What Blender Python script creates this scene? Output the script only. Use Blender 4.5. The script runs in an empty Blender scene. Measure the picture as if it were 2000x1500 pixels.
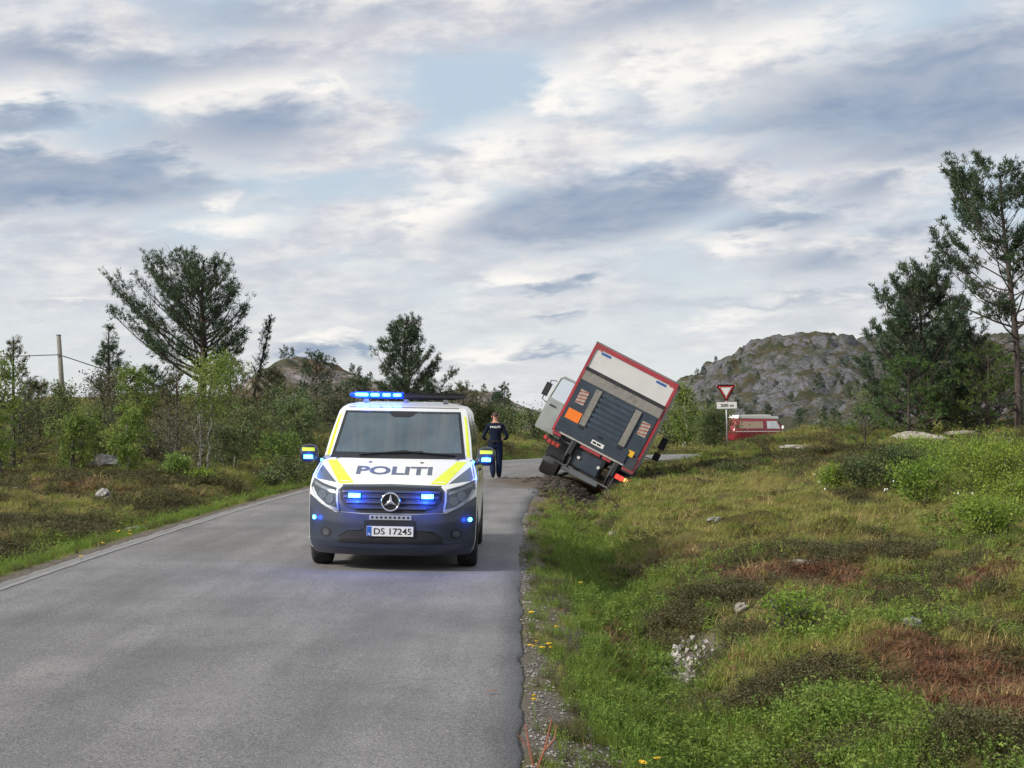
import bpy, bmesh, math, random
import numpy as np
from mathutils import Vector, Matrix, Euler
from mathutils.geometry import delaunay_2d_cdt

# ------------------------------------------------------------------ camera
scene = bpy.context.scene
COL = scene.collection
EYE = 1.77                       # metres above the road
FPX = 3200.0                     # focal length for a 2000 px wide picture
cam_data = bpy.data.cameras.new('camera')
cam_data.sensor_width = 36.0
cam_data.lens = 36.0 * FPX / 2000.0
cam_data.shift_y = 58.0 / 2000.0
cam_data.clip_start = 0.1
cam_data.clip_end = 6000.0
cam = bpy.data.objects.new('camera', cam_data)
COL.objects.link(cam)
cam.location = (0, 0, EYE)
cam.rotation_euler = (math.radians(90), 0, 0)
scene.camera = cam

# ------------------------------------------------------------------ light
SUN_AZ = math.radians(-115)      # compass-like: 0 = +Y (away from camera), negative = left
SUN_EL = math.radians(31)
sun_dir = Vector((math.sin(SUN_AZ) * math.cos(SUN_EL), math.cos(SUN_AZ) * math.cos(SUN_EL), math.sin(SUN_EL)))
sun_data = bpy.data.lights.new('sun', 'SUN')
sun_data.energy = 3.3
sun_data.angle = math.radians(8)
sun_data.color = (1.0, 0.93, 0.82)
sun = bpy.data.objects.new('sun', sun_data)
COL.objects.link(sun)
sun.rotation_euler = (-sun_dir).to_track_quat('-Z', 'Y').to_euler()

vs = scene.view_settings
vs.view_transform = 'Standard'; vs.look = 'None'; vs.gamma = 1.0; vs.use_curve_mapping = False
vs.exposure = 0.5
scene.cycles.use_denoising = True
scene.cycles.max_bounces = 6
scene.cycles.transparent_max_bounces = 12
scene.cycles.sample_clamp_indirect = 4.0


class NT:
    """tiny wrapper for building node trees"""
    def __init__(s, tree):
        s.t = tree; s.n = tree.nodes; s.l = tree.links
    def node(s, typ, **kw):
        n = s.n.new(typ)
        for k, v in kw.items(): setattr(n, k, v)
        return n
    def put(s, sock, v):
        if isinstance(v, bpy.types.NodeSocket): s.l.new(v, sock)
        elif v is not None: sock.default_value = v
    def math(s, op, a, b=None, c=None, clamp=False):
        n = s.node('ShaderNodeMath', operation=op, use_clamp=clamp)
        for i, v in enumerate((a, b, c)):
            if v is not None: s.put(n.inputs[i], v)
        return n.outputs[0]
    def vmath(s, op, a, b=None):
        n = s.node('ShaderNodeVectorMath', operation=op)
        s.put(n.inputs[0], a)
        if b is not None: s.put(n.inputs[1], b)
        return n.outputs[0]
    def mix(s, f, a, b, blend='MIX'):
        n = s.node('ShaderNodeMix', data_type='RGBA', blend_type=blend)
        s.put(n.inputs[0], f)
        s.put(n.inputs[6], a if isinstance(a, bpy.types.NodeSocket) else (*a[:3], 1))
        s.put(n.inputs[7], b if isinstance(b, bpy.types.NodeSocket) else (*b[:3], 1))
        return n.outputs[2]
    def ramp(s, f, stops, interp='LINEAR'):
        n = s.node('ShaderNodeValToRGB'); n.color_ramp.interpolation = interp
        e = n.color_ramp.elements
        while len(e) < len(stops): e.new(0.5)
        for i, (p, c) in enumerate(stops):
            e[i].position = p
            e[i].color = (c, c, c, 1) if isinstance(c, (int, float)) else (*c[:3], 1)
        s.put(n.inputs[0], f)
        return n.outputs[0]
    def noise(s, vec, scale, detail=4, rough=0.55, dist=0.0, out=0):
        n = s.node('ShaderNodeTexNoise'); s.put(n.inputs['Vector'], vec)
        n.inputs['Scale'].default_value = scale; n.inputs['Detail'].default_value = detail
        n.inputs['Roughness'].default_value = rough; n.inputs['Distortion'].default_value = dist
        return n.outputs[out]
    def smooth(s, x, a, b):
        n = s.node('ShaderNodeMapRange', interpolation_type='SMOOTHSTEP')
        s.put(n.inputs[0], x); s.put(n.inputs[1], a); s.put(n.inputs[2], b)
        return n.outputs[0]


# ------------------------------------------------------------------ sky
world = bpy.data.worlds.new('World')
scene.world = world
world.use_nodes = True
world.cycles.sampling_method = 'MANUAL'; world.cycles.sample_map_resolution = 256
w = NT(world.node_tree)
for n in list(w.n): w.n.remove(n)
w_out = w.node('ShaderNodeOutputWorld')
w_bg = w.node('ShaderNodeBackground')
w_bg.inputs['Strength'].default_value = 0.1
w.l.new(w_bg.outputs[0], w_out.inputs[0])
nish = w.node('ShaderNodeTexSky', sky_type='NISHITA', sun_disc=False)
nish.sun_elevation = SUN_EL
nish.sun_rotation = SUN_AZ
nish.air_density = 1.0; nish.dust_density = 2.0; nish.ozone_density = 1.0
tc = w.node('ShaderNodeTexCoord')
d = tc.outputs['Generated']
sep = w.node('ShaderNodeSeparateXYZ'); w.l.new(d, sep.inputs[0])
dx, dy, dz = sep.outputs
az = w.math('ARCTAN2', dx, dy)                      # azimuth, 0 straight down the road
el = w.math('ARCSINE', dz)
zc = w.math('MAXIMUM', dz, 0.0)
den = w.math('ADD', zc, 0.055)
cx_ = w.math('DIVIDE', dx, den); cy_ = w.math('DIVIDE', dy, den)
comb = w.node('ShaderNodeCombineXYZ'); w.l.new(cx_, comb.inputs[0]); w.l.new(cy_, comb.inputs[1])
P = comb.outputs[0]                                 # a flat cloud deck seen in perspective
# long flat lenses: azimuth against stretched elevation
comb2 = w.node('ShaderNodeCombineXYZ')
elw = w.math('POWER', w.math('ADD', zc, 0.02), 0.75)
w.put(comb2.inputs[0], w.math('MULTIPLY', az, 1.7))
w.put(comb2.inputs[1], w.math('SUBTRACT', w.math('MULTIPLY', elw, 4.2), w.math('MULTIPLY', az, 0.32)))
Q = comb2.outputs[0]
n_big = w.noise(Q, 4.2, 4, 0.55, 0.35)
n_mid = w.noise(Q, 10.0, 4, 0.58, 0.25)
n_deck = w.noise(P, 0.55, 4, 0.6)
n_fine = w.noise(Q, 27.0, 3, 0.6)
wv = w.math('ADD', w.math('MULTIPLY', w.math('SUBTRACT', n_mid, 0.5), 0.10), w.math('MULTIPLY', w.math('SUBTRACT', n_fine, 0.5), 0.03))
AE = w.node('ShaderNodeCombineXYZ')
w.put(AE.inputs[0], w.math('ADD', az, wv)); w.put(AE.inputs[1], w.math('ADD', el, w.math('MULTIPLY', wv, 0.42)))
def many(items):
    """lens-shaped clouds, each at its own bearing and height: (bearing px, height px, half length, half height, slope, weight)"""
    acc = None
    for (px, py, rx, ry, tilt, k) in items:
        a0 = math.atan((px - 1000) / FPX); e0 = math.atan((808 - py) / FPX * math.cos(a0))
        mp = w.node('ShaderNodeMapping', vector_type='TEXTURE'); w.l.new(AE.outputs[0], mp.inputs[0])
        mp.inputs['Location'].default_value = (a0, e0, 0); mp.inputs['Rotation'].default_value = (0, 0, math.atan(tilt))
        mp.inputs['Scale'].default_value = (rx * 1.35 / FPX, ry * 1.35 / FPX, 1)
        gr = w.node('ShaderNodeTexGradient', gradient_type='SPHERICAL'); w.l.new(mp.outputs[0], gr.inputs[0])
        s_ = w.math('MULTIPLY', gr.outputs['Fac'], k)
        acc = s_ if acc is None else w.math('MAXIMUM', acc, s_)
    return w.smooth(acc, 0.0, 0.70)
dark = many([(90, 350, 320, 60, .04, 1.3), (1165, 412, 270, 58, .14, 1.3), (1800, 175, 420, 100, .14, 1.0), (1960, 225, 330, 62, .2, 1.1),
             (30, 228, 120, 36, .0, .8), (60, 105, 190, 60, .0, .6), (480, 248, 260, 62, .05, .62), (1530, 428, 120, 32, .12, .8), (1690, 365, 120, 38, .2, .55),
             (1075, 558, 90, 16, .02, .75), (1640, 500, 150, 36, .1, .65), (600, 690, 75, 24, .0, .75), (690, 685, 50, 26, -.2, .8), (1085, 616, 70, 10, .05, .55),
             (1065, 690, 60, 18, -.15, .65), (1300, 20, 350, 60, .1, .5), (250, 130, 330, 45, .05, .5), (1500, 590, 320, 16, .05, .4), (560, 30, 300, 40, .05, .5),
             (-700, 300, 420, 80, .05, .9), (2700, 350, 440, 80, .1, .9), (3600, 200, 420, 90, .1, .9), (-1700, 200, 420, 90, .1, .9)])
bright = many([(1130, 180, 95, 80, .3, .9), (1290, 110, 130, 95, .3, 1.0), (1500, 95, 280, 70, .22, .8), (1420, 190, 260, 50, .1, .6), (880, 400, 95, 55, .3, 1.0),
               (960, 290, 150, 65, .25, .8), (60, 295, 140, 24, .0, .9), (500, 178, 230, 40, .12, .9), (640, 160, 80, 35, .0, .8), (60, 175, 110, 32, .0, .7),
               (450, 440, 130, 26, .1, .8), (430, 398, 45, 18, .0, .8), (1450, 465, 90, 26, .12, .85), (1030, 540, 85, 24, .02, .9), (655, 660, 44, 26, .0, 1.2),
               (605, 666, 28, 16, .0, 1.1), (960, 690, 110, 22, .1, .9), (130, 590, 90, 10, .05, .6), (1430, 610, 120, 26, .1, .6), (1750, 330, 300, 30, .12, .5),
               (1350, 290, 300, 28, .1, .7), (1950, 268, 230, 16, .22, .8), (-600, 180, 300, 60, .1, .8), (2600, 200, 300, 60, .1, .8)])
cover = w.smooth(w.math('ADD', w.math('MULTIPLY', n_big, 0.65), w.math('MULTIPLY', n_deck, 0.35)), 0.36, 0.56)
horizon_f = w.math('SUBTRACT', 1.0, w.smooth(el, 0.0, 0.17))
veil = w.mix(horizon_f, (3.9, 4.7, 5.45), (6.0, 6.25, 6.2))
clear = w.mix(0.82, w.mix(0.35, nish.outputs[0], (2.2, 3.4, 5.0)), veil)
tone = w.math('ADD', w.math('MULTIPLY', n_mid, 0.6), w.math('MULTIPLY', n_fine, 0.4))
cloud = w.ramp(w.smooth(tone, 0.32, 0.68), [(0.0, (3.85, 3.95, 4.5)), (0.5, (5.0, 4.95, 5.2)), (1.0, (6.5, 6.25, 6.0))])
col = w.mix(w.math('MULTIPLY', cover, w.math('SUBTRACT', 0.92, w.math('MULTIPLY', horizon_f, 0.5))), clear, cloud)
col = w.mix(w.math('MULTIPLY', bright, w.smooth(tone, 0.24, 0.60)), col, (7.0, 6.8, 6.5))
dk = w.mix(w.smooth(n_mid, 0.3, 0.7), (1.75, 2.4, 3.4), (2.75, 3.2, 3.95))
col = w.mix(w.math('MULTIPLY', dark, w.math('ADD', 0.66, w.math('MULTIPLY', n_fine, 0.4)), clamp=True), col, dk)
w.l.new(col, w_bg.inputs['Color'])

# ------------------------------------------------------------------ helpers
rng = np.random.default_rng(7)

def link(o, parent=None):
    COL.objects.link(o)
    if parent is not None: o.parent = parent
    return o

def tag(o, label=None, cat=None, group=None, kind=None):
    if label: o['label'] = label
    if cat: o['category'] = cat
    if group: o['group'] = group
    if kind: o['kind'] = kind
    return o

def empty(name, loc=(0, 0, 0), rot=(0, 0, 0)):
    o = bpy.data.objects.new(name, None)
    o.empty_display_size = 0.2
    COL.objects.link(o); o.location = loc; o.rotation_euler = rot
    return o

def fast_mesh(name, V, F, smooth=False):
    """V (n,3) array, F list of lists or (m,k) array"""
    me = bpy.data.meshes.new(name)
    V = np.asarray(V, dtype=np.float32)
    if isinstance(F, np.ndarray):
        m, k = F.shape
        me.vertices.add(len(V)); me.vertices.foreach_set('co', V.ravel())
        me.loops.add(m * k); me.loops.foreach_set('vertex_index', F.astype(np.int32).ravel())
        me.polygons.add(m)
        me.polygons.foreach_set('loop_start', np.arange(0, m * k, k, dtype=np.int32))
        me.polygons.foreach_set('loop_total', np.full(m, k, dtype=np.int32))
        me.update(calc_edges=True)
    else:
        me.from_pydata([tuple(map(float, v)) for v in V], [], [tuple(f) for f in F])
        me.update()
    if smooth:
        me.polygons.foreach_set('use_smooth', np.ones(len(me.polygons), dtype=bool))
    return me

def mesh_obj(name, me, mat, parent=None):
    o = bpy.data.objects.new(name, me)
    if mat is not None: me.materials.append(mat)
    return link(o, parent)

class MB:
    """collects simple solids into one mesh"""
    def __init__(s): s.v = []; s.f = []
    def add(s, V, F):
        b = len(s.v); s.v += [tuple(v) for v in V]; s.f += [tuple(b + i for i in f) for f in F]; return s
    def box(s, c, size, rot=None, taper=1.0):
        cx, cy, cz = c; a, b_, h = (q / 2 for q in size)
        pts = []
        for z in (-h, h):
            t = taper if z > 0 else 1.0
            for x, y in ((-a, -b_), (a, -b_), (a, b_), (-a, b_)): pts.append(Vector((x * t, y * t, z)))
        if rot is not None:
            M = Euler(rot).to_matrix(); pts = [M @ p for p in pts]
        return s.add([(p.x + cx, p.y + cy, p.z + cz) for p in pts],
                     [(3, 2, 1, 0), (4, 5, 6, 7), (0, 1, 5, 4), (1, 2, 6, 5), (2, 3, 7, 6), (3, 0, 4, 7)])
    def tube(s, path, radii, n=8, cap=True):
        V, F = tube_geo(path, radii, n, cap); return s.add(V, F)
    def cyl(s, c, axis, r, h, n=24, r2=None):
        ax = Vector(axis).normalized(); c = Vector(c)
        return s.tube([c - ax * h / 2, c + ax * h / 2], [r, r if r2 is None else r2], n)
    def prism(s, poly, axis, lo, hi):
        """poly: list of 2D points; axis 0/1/2 is the extrusion axis"""
        def p3(p, q):
            l = [p[0], p[1]]; l.insert(axis, q); return tuple(l)
        n = len(poly)
        V = [p3(p, lo) for p in poly] + [p3(p, hi) for p in poly]
        F = [tuple(range(n)), tuple(range(2 * n - 1, n - 1, -1))] + [(i, i + n, (i + 1) % n + n, (i + 1) % n) for i in range(n)]
        return s.add(V, F)
    def build(s, name, mat, parent=None, smooth=False, bevel=0.0):
        me = fast_mesh(name, np.array(s.v), s.f, smooth)
        bm = bmesh.new(); bm.from_mesh(me); bmesh.ops.recalc_face_normals(bm, faces=bm.faces)
        if bevel:
            bmesh.ops.bevel(bm, geom=[e for e in bm.edges if len(e.link_faces) == 2 and e.calc_face_angle(0) > 0.5], offset=bevel, segments=2, affect='EDGES', clamp_overlap=True)
        bm.to_mesh(me); bm.free()
        return mesh_obj(name, me, mat, parent)

def tube_geo(path, radii, n=8, cap=True):
    path = [Vector(p) for p in path]
    if not hasattr(radii, '__len__'): radii = [radii] * len(path)
    V = []; F = []
    prev = None
    for i, p in enumerate(path):
        t = (path[min(i + 1, len(path) - 1)] - path[max(i - 1, 0)])
        t = t.normalized() if t.length > 1e-9 else Vector((0, 0, 1))
        if prev is None:
            a = Vector((0, 0, 1)) if abs(t.z) < 0.9 else Vector((1, 0, 0))
            u = t.cross(a).normalized()
        else:
            u = (prev - t * prev.dot(t)); u = u.normalized() if u.length > 1e-6 else t.orthogonal().normalized()
        prev = u; v = t.cross(u)
        for k in range(n):
            a = 2 * math.pi * k / n
            V.append(p + (u * math.cos(a) + v * math.sin(a)) * radii[i])
    for i in range(len(path) - 1):
        for k in range(n):
            k2 = (k + 1) % n
            F.append((i * n + k, i * n + k2, (i + 1) * n + k2, (i + 1) * n + k))
    if cap:
        F.append(tuple(range(n - 1, -1, -1))); F.append(tuple((len(path) - 1) * n + k for k in range(n)))
    return V, F

def material(name, color, rough=0.6, metal=0.0, var=0.12, scale=8.0, bump=0.0, spec=0.5, emit=None, estr=0.0, coat=0.0, rnd=0.0, dirt=None):
    m = bpy.data.materials.new(name); m.use_nodes = True
    t = NT(m.node_tree); b = t.n['Principled BSDF']
    tcn = t.node('ShaderNodeTexCoord'); o = tcn.outputs['Object']
    n1 = t.noise(o, scale, 5, 0.6)
    c = Vector(color[:3])
    f = t.ramp(n1, [(0.3, tuple(c * (1 - var))), (0.7, tuple(c * (1 + var)))])
    if dirt is not None:
        f = t.mix(t.smooth(t.noise(o, scale * 0.35, 6, 0.65), 0.52, 0.74), f, dirt)
    if rnd:
        oi = t.node('ShaderNodeObjectInfo')
        hs = t.node('ShaderNodeHueSaturation')
        t.put(hs.inputs['Color'], f)
        t.put(hs.inputs['Value'], t.math('ADD', 1 - rnd, t.math('MULTIPLY', oi.outputs['Random'], 2 * rnd)))
        t.put(hs.inputs['Hue'], t.math('ADD', 0.5 - rnd * 0.06, t.math('MULTIPLY', t.math('FRACT', t.math('MULTIPLY', oi.outputs['Random'], 7.13)), rnd * 0.12)))
        f = hs.outputs[0]
    t.put(b.inputs['Base Color'], f)
    t.put(b.inputs['Roughness'], t.math('ADD', rough - 0.04, t.math('MULTIPLY', n1, 0.08)))
    b.inputs['Metallic'].default_value = metal
    b.inputs['Specular IOR Level'].default_value = spec
    if coat: b.inputs['Coat Weight'].default_value = coat
    if emit:
        b.inputs['Emission Color'].default_value = (*emit, 1); b.inputs['Emission Strength'].default_value = estr
    if bump:
        bp = t.node('ShaderNodeBump'); bp.inputs['Strength'].default_value = bump
        bp.inputs['Distance'].default_value = 0.02
        t.put(bp.inputs['Height'], t.noise(o, scale * 3, 6, 0.65)); t.l.new(bp.outputs[0], b.inputs['Normal'])
    return m

def leaf_material(name, color, color2, rnd=0.25, scale=1.5, trans=0.3):
    """two-tone foliage with light coming through the leaf"""
    m = bpy.data.materials.new(name); m.use_nodes = True
    t = NT(m.node_tree); b = t.n['Principled BSDF']; out = t.n['Material Output']
    tcn = t.node('ShaderNodeTexCoord'); oi = t.node('ShaderNodeObjectInfo')
    f = t.mix(t.smooth(t.noise(tcn.outputs['Object'], scale, 4, 0.6), 0.35, 0.65), color, color2)
    fine = t.noise(tcn.outputs['Object'], scale * 12, 2, 0.5)
    hs = t.node('ShaderNodeHueSaturation'); t.put(hs.inputs['Color'], f)
    t.put(hs.inputs['Value'], t.math('ADD', t.math('ADD', 0.72 - rnd, t.math('MULTIPLY', oi.outputs['Random'], 2 * rnd)), t.math('MULTIPLY', fine, 0.56)))
    t.put(hs.inputs['Hue'], t.math('ADD', 0.49, t.math('MULTIPLY', t.math('FRACT', t.math('MULTIPLY', oi.outputs['Random'], 9.7)), 0.02)))
    b.inputs['Roughness'].default_value = 0.65; b.inputs['Specular IOR Level'].default_value = 0.25
    t.put(b.inputs['Base Color'], hs.outputs[0])
    tr = t.node('ShaderNodeBsdfTranslucent'); t.put(tr.inputs['Color'], hs.outputs[0])
    mx = t.node('ShaderNodeMixShader'); mx.inputs[0].default_value = trans
    t.l.new(b.outputs[0], mx.inputs[1]); t.l.new(tr.outputs[0], mx.inputs[2]); t.l.new(mx.outputs[0], out.inputs[0])
    return m

_perm = np.random.default_rng(11).permutation(256)
_perm = np.concatenate([_perm, _perm])
_ang = np.random.default_rng(12).uniform(0, 2 * np.pi, 256)
def perlin(x, y, seed=0):
    x = np.asarray(x, float) + seed * 17.31; y = np.asarray(y, float) + seed * 9.77
    xi = np.floor(x).astype(int); yi = np.floor(y).astype(int); xf = x - xi; yf = y - yi
    u = xf ** 3 * (xf * (xf * 6 - 15) + 10); v = yf ** 3 * (yf * (yf * 6 - 15) + 10)
    def g(ix, iy, fx, fy):
        h = _ang[_perm[(_perm[ix & 255] + iy) & 255]]; return np.cos(h) * fx + np.sin(h) * fy
    n00 = g(xi, yi, xf, yf); n10 = g(xi + 1, yi, xf - 1, yf); n01 = g(xi, yi + 1, xf, yf - 1); n11 = g(xi + 1, yi + 1, xf - 1, yf - 1)
    return (n00 * (1 - u) + n10 * u) * (1 - v) + (n01 * (1 - u) + n11 * u) * v
def fbm(x, y, oct=4, seed=0, gain=0.5, ridged=False):
    s = 0; a = 1.0; f = 1.0
    for o in range(oct):
        n = perlin(np.asarray(x) * f, np.asarray(y) * f, seed + o)
        s = s + a * ((0.35 - np.abs(n)) * 1.6 if ridged else n); a *= gain; f *= 2.03
    return s
def sstep(a, b, x):
    t = np.clip((np.asarray(x, float) - a) / (b - a), 0, 1); return t * t * (3 - 2 * t)

def text_mesh(txt, bold=0.0, align='CENTER'):
    c = bpy.data.curves.new('t', 'FONT'); c.body = txt; c.align_x = align; c.align_y = 'CENTER'; c.offset = bold; c.resolution_u = 3
    o = bpy.data.objects.new('t', c); COL.objects.link(o)
    dg = bpy.context.evaluated_depsgraph_get(); dg.update()
    me = bpy.data.meshes.new_from_object(o.evaluated_get(dg))
    V = np.array([v.co[:] for v in me.vertices]); F = [tuple(p.vertices) for p in me.polygons]
    bpy.data.objects.remove(o); bpy.data.curves.remove(c); bpy.data.meshes.remove(me)
    V[:, 0] -= (V[:, 0].max() + V[:, 0].min()) / 2; V[:, 1] -= (V[:, 1].max() + V[:, 1].min()) / 2
    V[:, 0] /= V[:, 0].max() - V[:, 0].min(); V[:, 1] /= V[:, 1].max() - V[:, 1].min()
    return V[:, :2], F            # unit square, centred
# ------------------------------------------------------------------ road line and terrain
ROAD = np.array([(-2.55, -40), (-2.55, -10), (-2.55, 10), (-2.5, 22), (-2.35, 30), (-2.0, 38), (-1.6, 44), (-0.9, 50), (0.4, 56.5), (3.0, 63), (7.0, 68), (12.5, 71.5), (20, 74), (40, 77), (90, 80), (200, 84)], float)
HALF = 2.6
def catmull(P, step=0.5):
    out = []
    for i in range(len(P) - 1):
        p0 = P[max(i - 1, 0)]; p1 = P[i]; p2 = P[i + 1]; p3 = P[min(i + 2, len(P) - 1)]
        n = max(2, int(np.linalg.norm(p2 - p1) / step))
        k1 = np.linalg.norm(p2 - p1)
        m1 = (p2 - p0) / max(np.linalg.norm(p2 - p1) + np.linalg.norm(p1 - p0), 1e-6) * k1
        m2 = (p3 - p1) / max(np.linalg.norm(p3 - p2) + np.linalg.norm(p2 - p1), 1e-6) * k1
        for j in range(n):
            t = j / n
            out.append((2*t**3-3*t**2+1)*p1 + (t**3-2*t**2+t)*m1 + (-2*t**3+3*t**2)*p2 + (t**3-t**2)*m2)
    out.append(P[-1]); return np.array(out)
RC = catmull(ROAD)
RT = np.gradient(RC, axis=0); RT /= np.linalg.norm(RT, axis=1)[:, None]
RNR = np.stack([RT[:, 1], -RT[:, 0]], 1)             # pointing to the right-hand side
RS = np.concatenate([[0], np.cumsum(np.linalg.norm(np.diff(RC, axis=0), axis=1))])
def lateral(x, y):
    """signed distance to the road's centre line (right is positive) and distance along it"""
    x = np.atleast_1d(np.asarray(x, float)).ravel(); y = np.atleast_1d(np.asarray(y, float)).ravel()
    t = np.empty_like(x); s = np.empty_like(x)
    for a in range(0, len(x), 20000):
        X = x[a:a+20000, None] - RC[None, :, 0]; Y = y[a:a+20000, None] - RC[None, :, 1]
        D = X * X + Y * Y; k = D.argmin(1); r = np.arange(len(k))
        t[a:a+20000] = X[r, k] * RNR[k, 0] + Y[r, k] * RNR[k, 1]
        far = np.abs(t[a:a+20000]) < np.sqrt(D[r, k]) * 0.5
        tt = t[a:a+20000]; tt[far] = np.sign(tt[far] + 1e-9) * np.sqrt(D[r, k])[far]
        s[a:a+20000] = RS[k]
    return t, s
def road_z(x, y, t):
    return -0.0175 * np.clip(t - 1.2, -4, 4) * (1 - sstep(40, 60, y)) + 0.0 * x

CTRL = np.array([
    # right-hand moor
    (3, 0, .0), (6, 4, .1), (3, 8, .0), (6, 8, .15), (12, 8, .4), (3, 15, .0), (6, 15, .22), (12, 15, .6), (4, 25, .1), (9, 25, .55), (16, 25, 1.0),
    (5, 35, .2), (10, 35, .7), (16, 35, 1.1), (3.0, 42, -.12), (3.9, 46, -.18), (4.6, 50, -.12), (6.2, 46, .28), (10, 45, .85), (16, 45, 1.3), (26, 45, 1.6), (5.5, 54, -.05), (7, 57, .02), (7.3, 61, .05), (8.15, 61, .50), (8.9, 60, .72), (9.9, 60, 1.0),
    (12.3, 60, 1.22), (16, 60, 1.35), (24, 60, 1.5), (14, 66, .6), (22, 68, .8), (10, 80, -.1), (20, 86, -.3), (18, 120, -.6), (40, 120, -.5), (45, 60, 1.6), (30, 20, 1.4), (60, 90, .5),
    # left-hand moor and the wooded knoll
    (-8, 0, .0), (-7, 10, .05), (-14, 10, .2), (-8, 20, .1), (-13, 20, .25), (-8, 30, .15), (-13, 30, .35), (-20, 30, .6), (-7, 38, .3), (-13, 38, .5), (-20, 38, .8),
    (-5, 48, .4), (-10, 50, 1.0), (-18, 50, 1.2), (-30, 50, 1.0), (-8, 64, 1.9), (-12, 65, 2.4), (-18, 68, 2.3), (-3, 66, .8), (-25, 70, 1.8), (-40, 70, 1.1), (-15, 90, 2.0), (-30, 95, .8),
    (0, 80, .4), (0, 95, .5), (-10, 110, 1.0), (-60, 60, 1.0), (0, 140, .3), (-40, 140, .3), (-40, 20, 1.0), (0, -20, 0), (-20, -20, .2), (20, -20, .4),
    (60, 200, -1), (0, 240, -1), (-100, 200, -1), (150, 200, -1), (0, 500, -1), (200, 500, -1), (-200, 500, -1)], float)
def _tps():
    X = CTRL[:, :2]; n = len(X)
    D = np.sqrt(((X[:, None] - X[None]) ** 2).sum(-1) + 1.0)
    return np.linalg.solve(D + np.eye(n) * 0.02, CTRL[:, 2])
_W = _tps()
def base_z(x, y):
    x = np.asarray(x, float).ravel(); y = np.asarray(y, float).ravel(); out = np.empty_like(x)
    for a in range(0, len(x), 20000):
        D = np.sqrt((x[a:a+20000, None] - CTRL[None, :, 0]) ** 2 + (y[a:a+20000, None] - CTRL[None, :, 1]) ** 2 + 1.0)
        out[a:a+20000] = D @ _W
    far = sstep(180, 420, np.hypot(x, y)); return out * (1 - far) - 1.0 * far
def hummock(x, y):
    """rounded cushions with sharp hollows between them"""
    wx = x + .5 * fbm(x * .8, y * .8, 2, 15); wy = y + .5 * fbm(x * .8, y * .8, 2, 17)
    return 0.62 * np.abs(perlin(wx * .52, wy * .40, 19)) + 0.30 * np.abs(perlin(wx * 1.25, wy * 1.0, 23)) + .10 * np.abs(perlin(wx * 2.9, wy * 2.6, 27)) - .20
def ground_z(x, y, detail=True):
    x = np.asarray(x, float).ravel(); y = np.asarray(y, float).ravel()
    t, s = lateral(x, y)
    z = base_z(x, y)
    if detail:
        amp = np.clip((np.abs(t) - 3.2) / 2.0, 0, 1)
        z = z + amp * (hummock(x, y) + 0.22 * fbm(x * .3, y * .3, 3, 3) + 0.05 * fbm(x * 4, y * 4, 2, 9))
    a = np.abs(t)
    # verge, then ditch on the right
    rz = road_z(x, y, t)
    k = sstep(HALF + 0.3, HALF + 2.3, a)
    z = rz * (1 - k) + z * k
    deep = 0.52 + 0.34 * np.exp(-((y - 48) / 5.0) ** 2)
    wdt = 0.55 + 0.35 * np.exp(-((y - 48) / 5.0) ** 2)
    ditch = np.exp(-((t - (HALF + 1.15 + 0.35 * np.exp(-((y - 48) / 5.0) ** 2))) / wdt) ** 2) * (1 - sstep(55, 62, y)) * (0.85 + 0.35 * fbm(x * .5, y * .5, 2, 21))
    z = z - deep * ditch
    z = z - 0.18 * np.exp(-((t + HALF + 1.0) / 0.5) ** 2)                # shallow ditch on the left
    # stream bed coming out of the moor
    sx = 1.45 + 0.10 * (y - 13.5)
    z = z - 0.16 * np.exp(-((x - sx) / 0.28) ** 2) * np.exp(-((y - 14.6) / 1.3) ** 2)
    # under the asphalt
    under = 1 - sstep(HALF - 0.25, HALF + 0.04, a)
    return z - 0.06 * under
def gz(x, y): return float(ground_z(np.array([x]), np.array([y]))[0])

def axis(lo, dlo, dhi, hi, step, grow):
    core = list(np.arange(dlo, dhi, step))
    up = [core[-1]]; s = step
    while up[-1] < hi: s *= grow; up.append(up[-1] + s)
    dn = [core[0]]; s = step
    while dn[-1] > lo: s *= grow; dn.append(dn[-1] - s)
    return np.array(dn[:0:-1] + core + up[1:])
gx = axis(-1500, -9, 9, 1500, 0.13, 1.045)
gy = axis(-60, 3, 34, 2500, 0.15, 1.03)
GX, GY = np.meshgrid(gx, gy)
GZ = ground_z(GX, GY)
nx, ny = len(gx), len(gy)
idx = np.arange(nx * ny).reshape(ny, nx)
Fq = np.stack([idx[:-1, :-1], idx[:-1, 1:], idx[1:, 1:], idx[1:, :-1]], -1).reshape(-1, 4)

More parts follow.
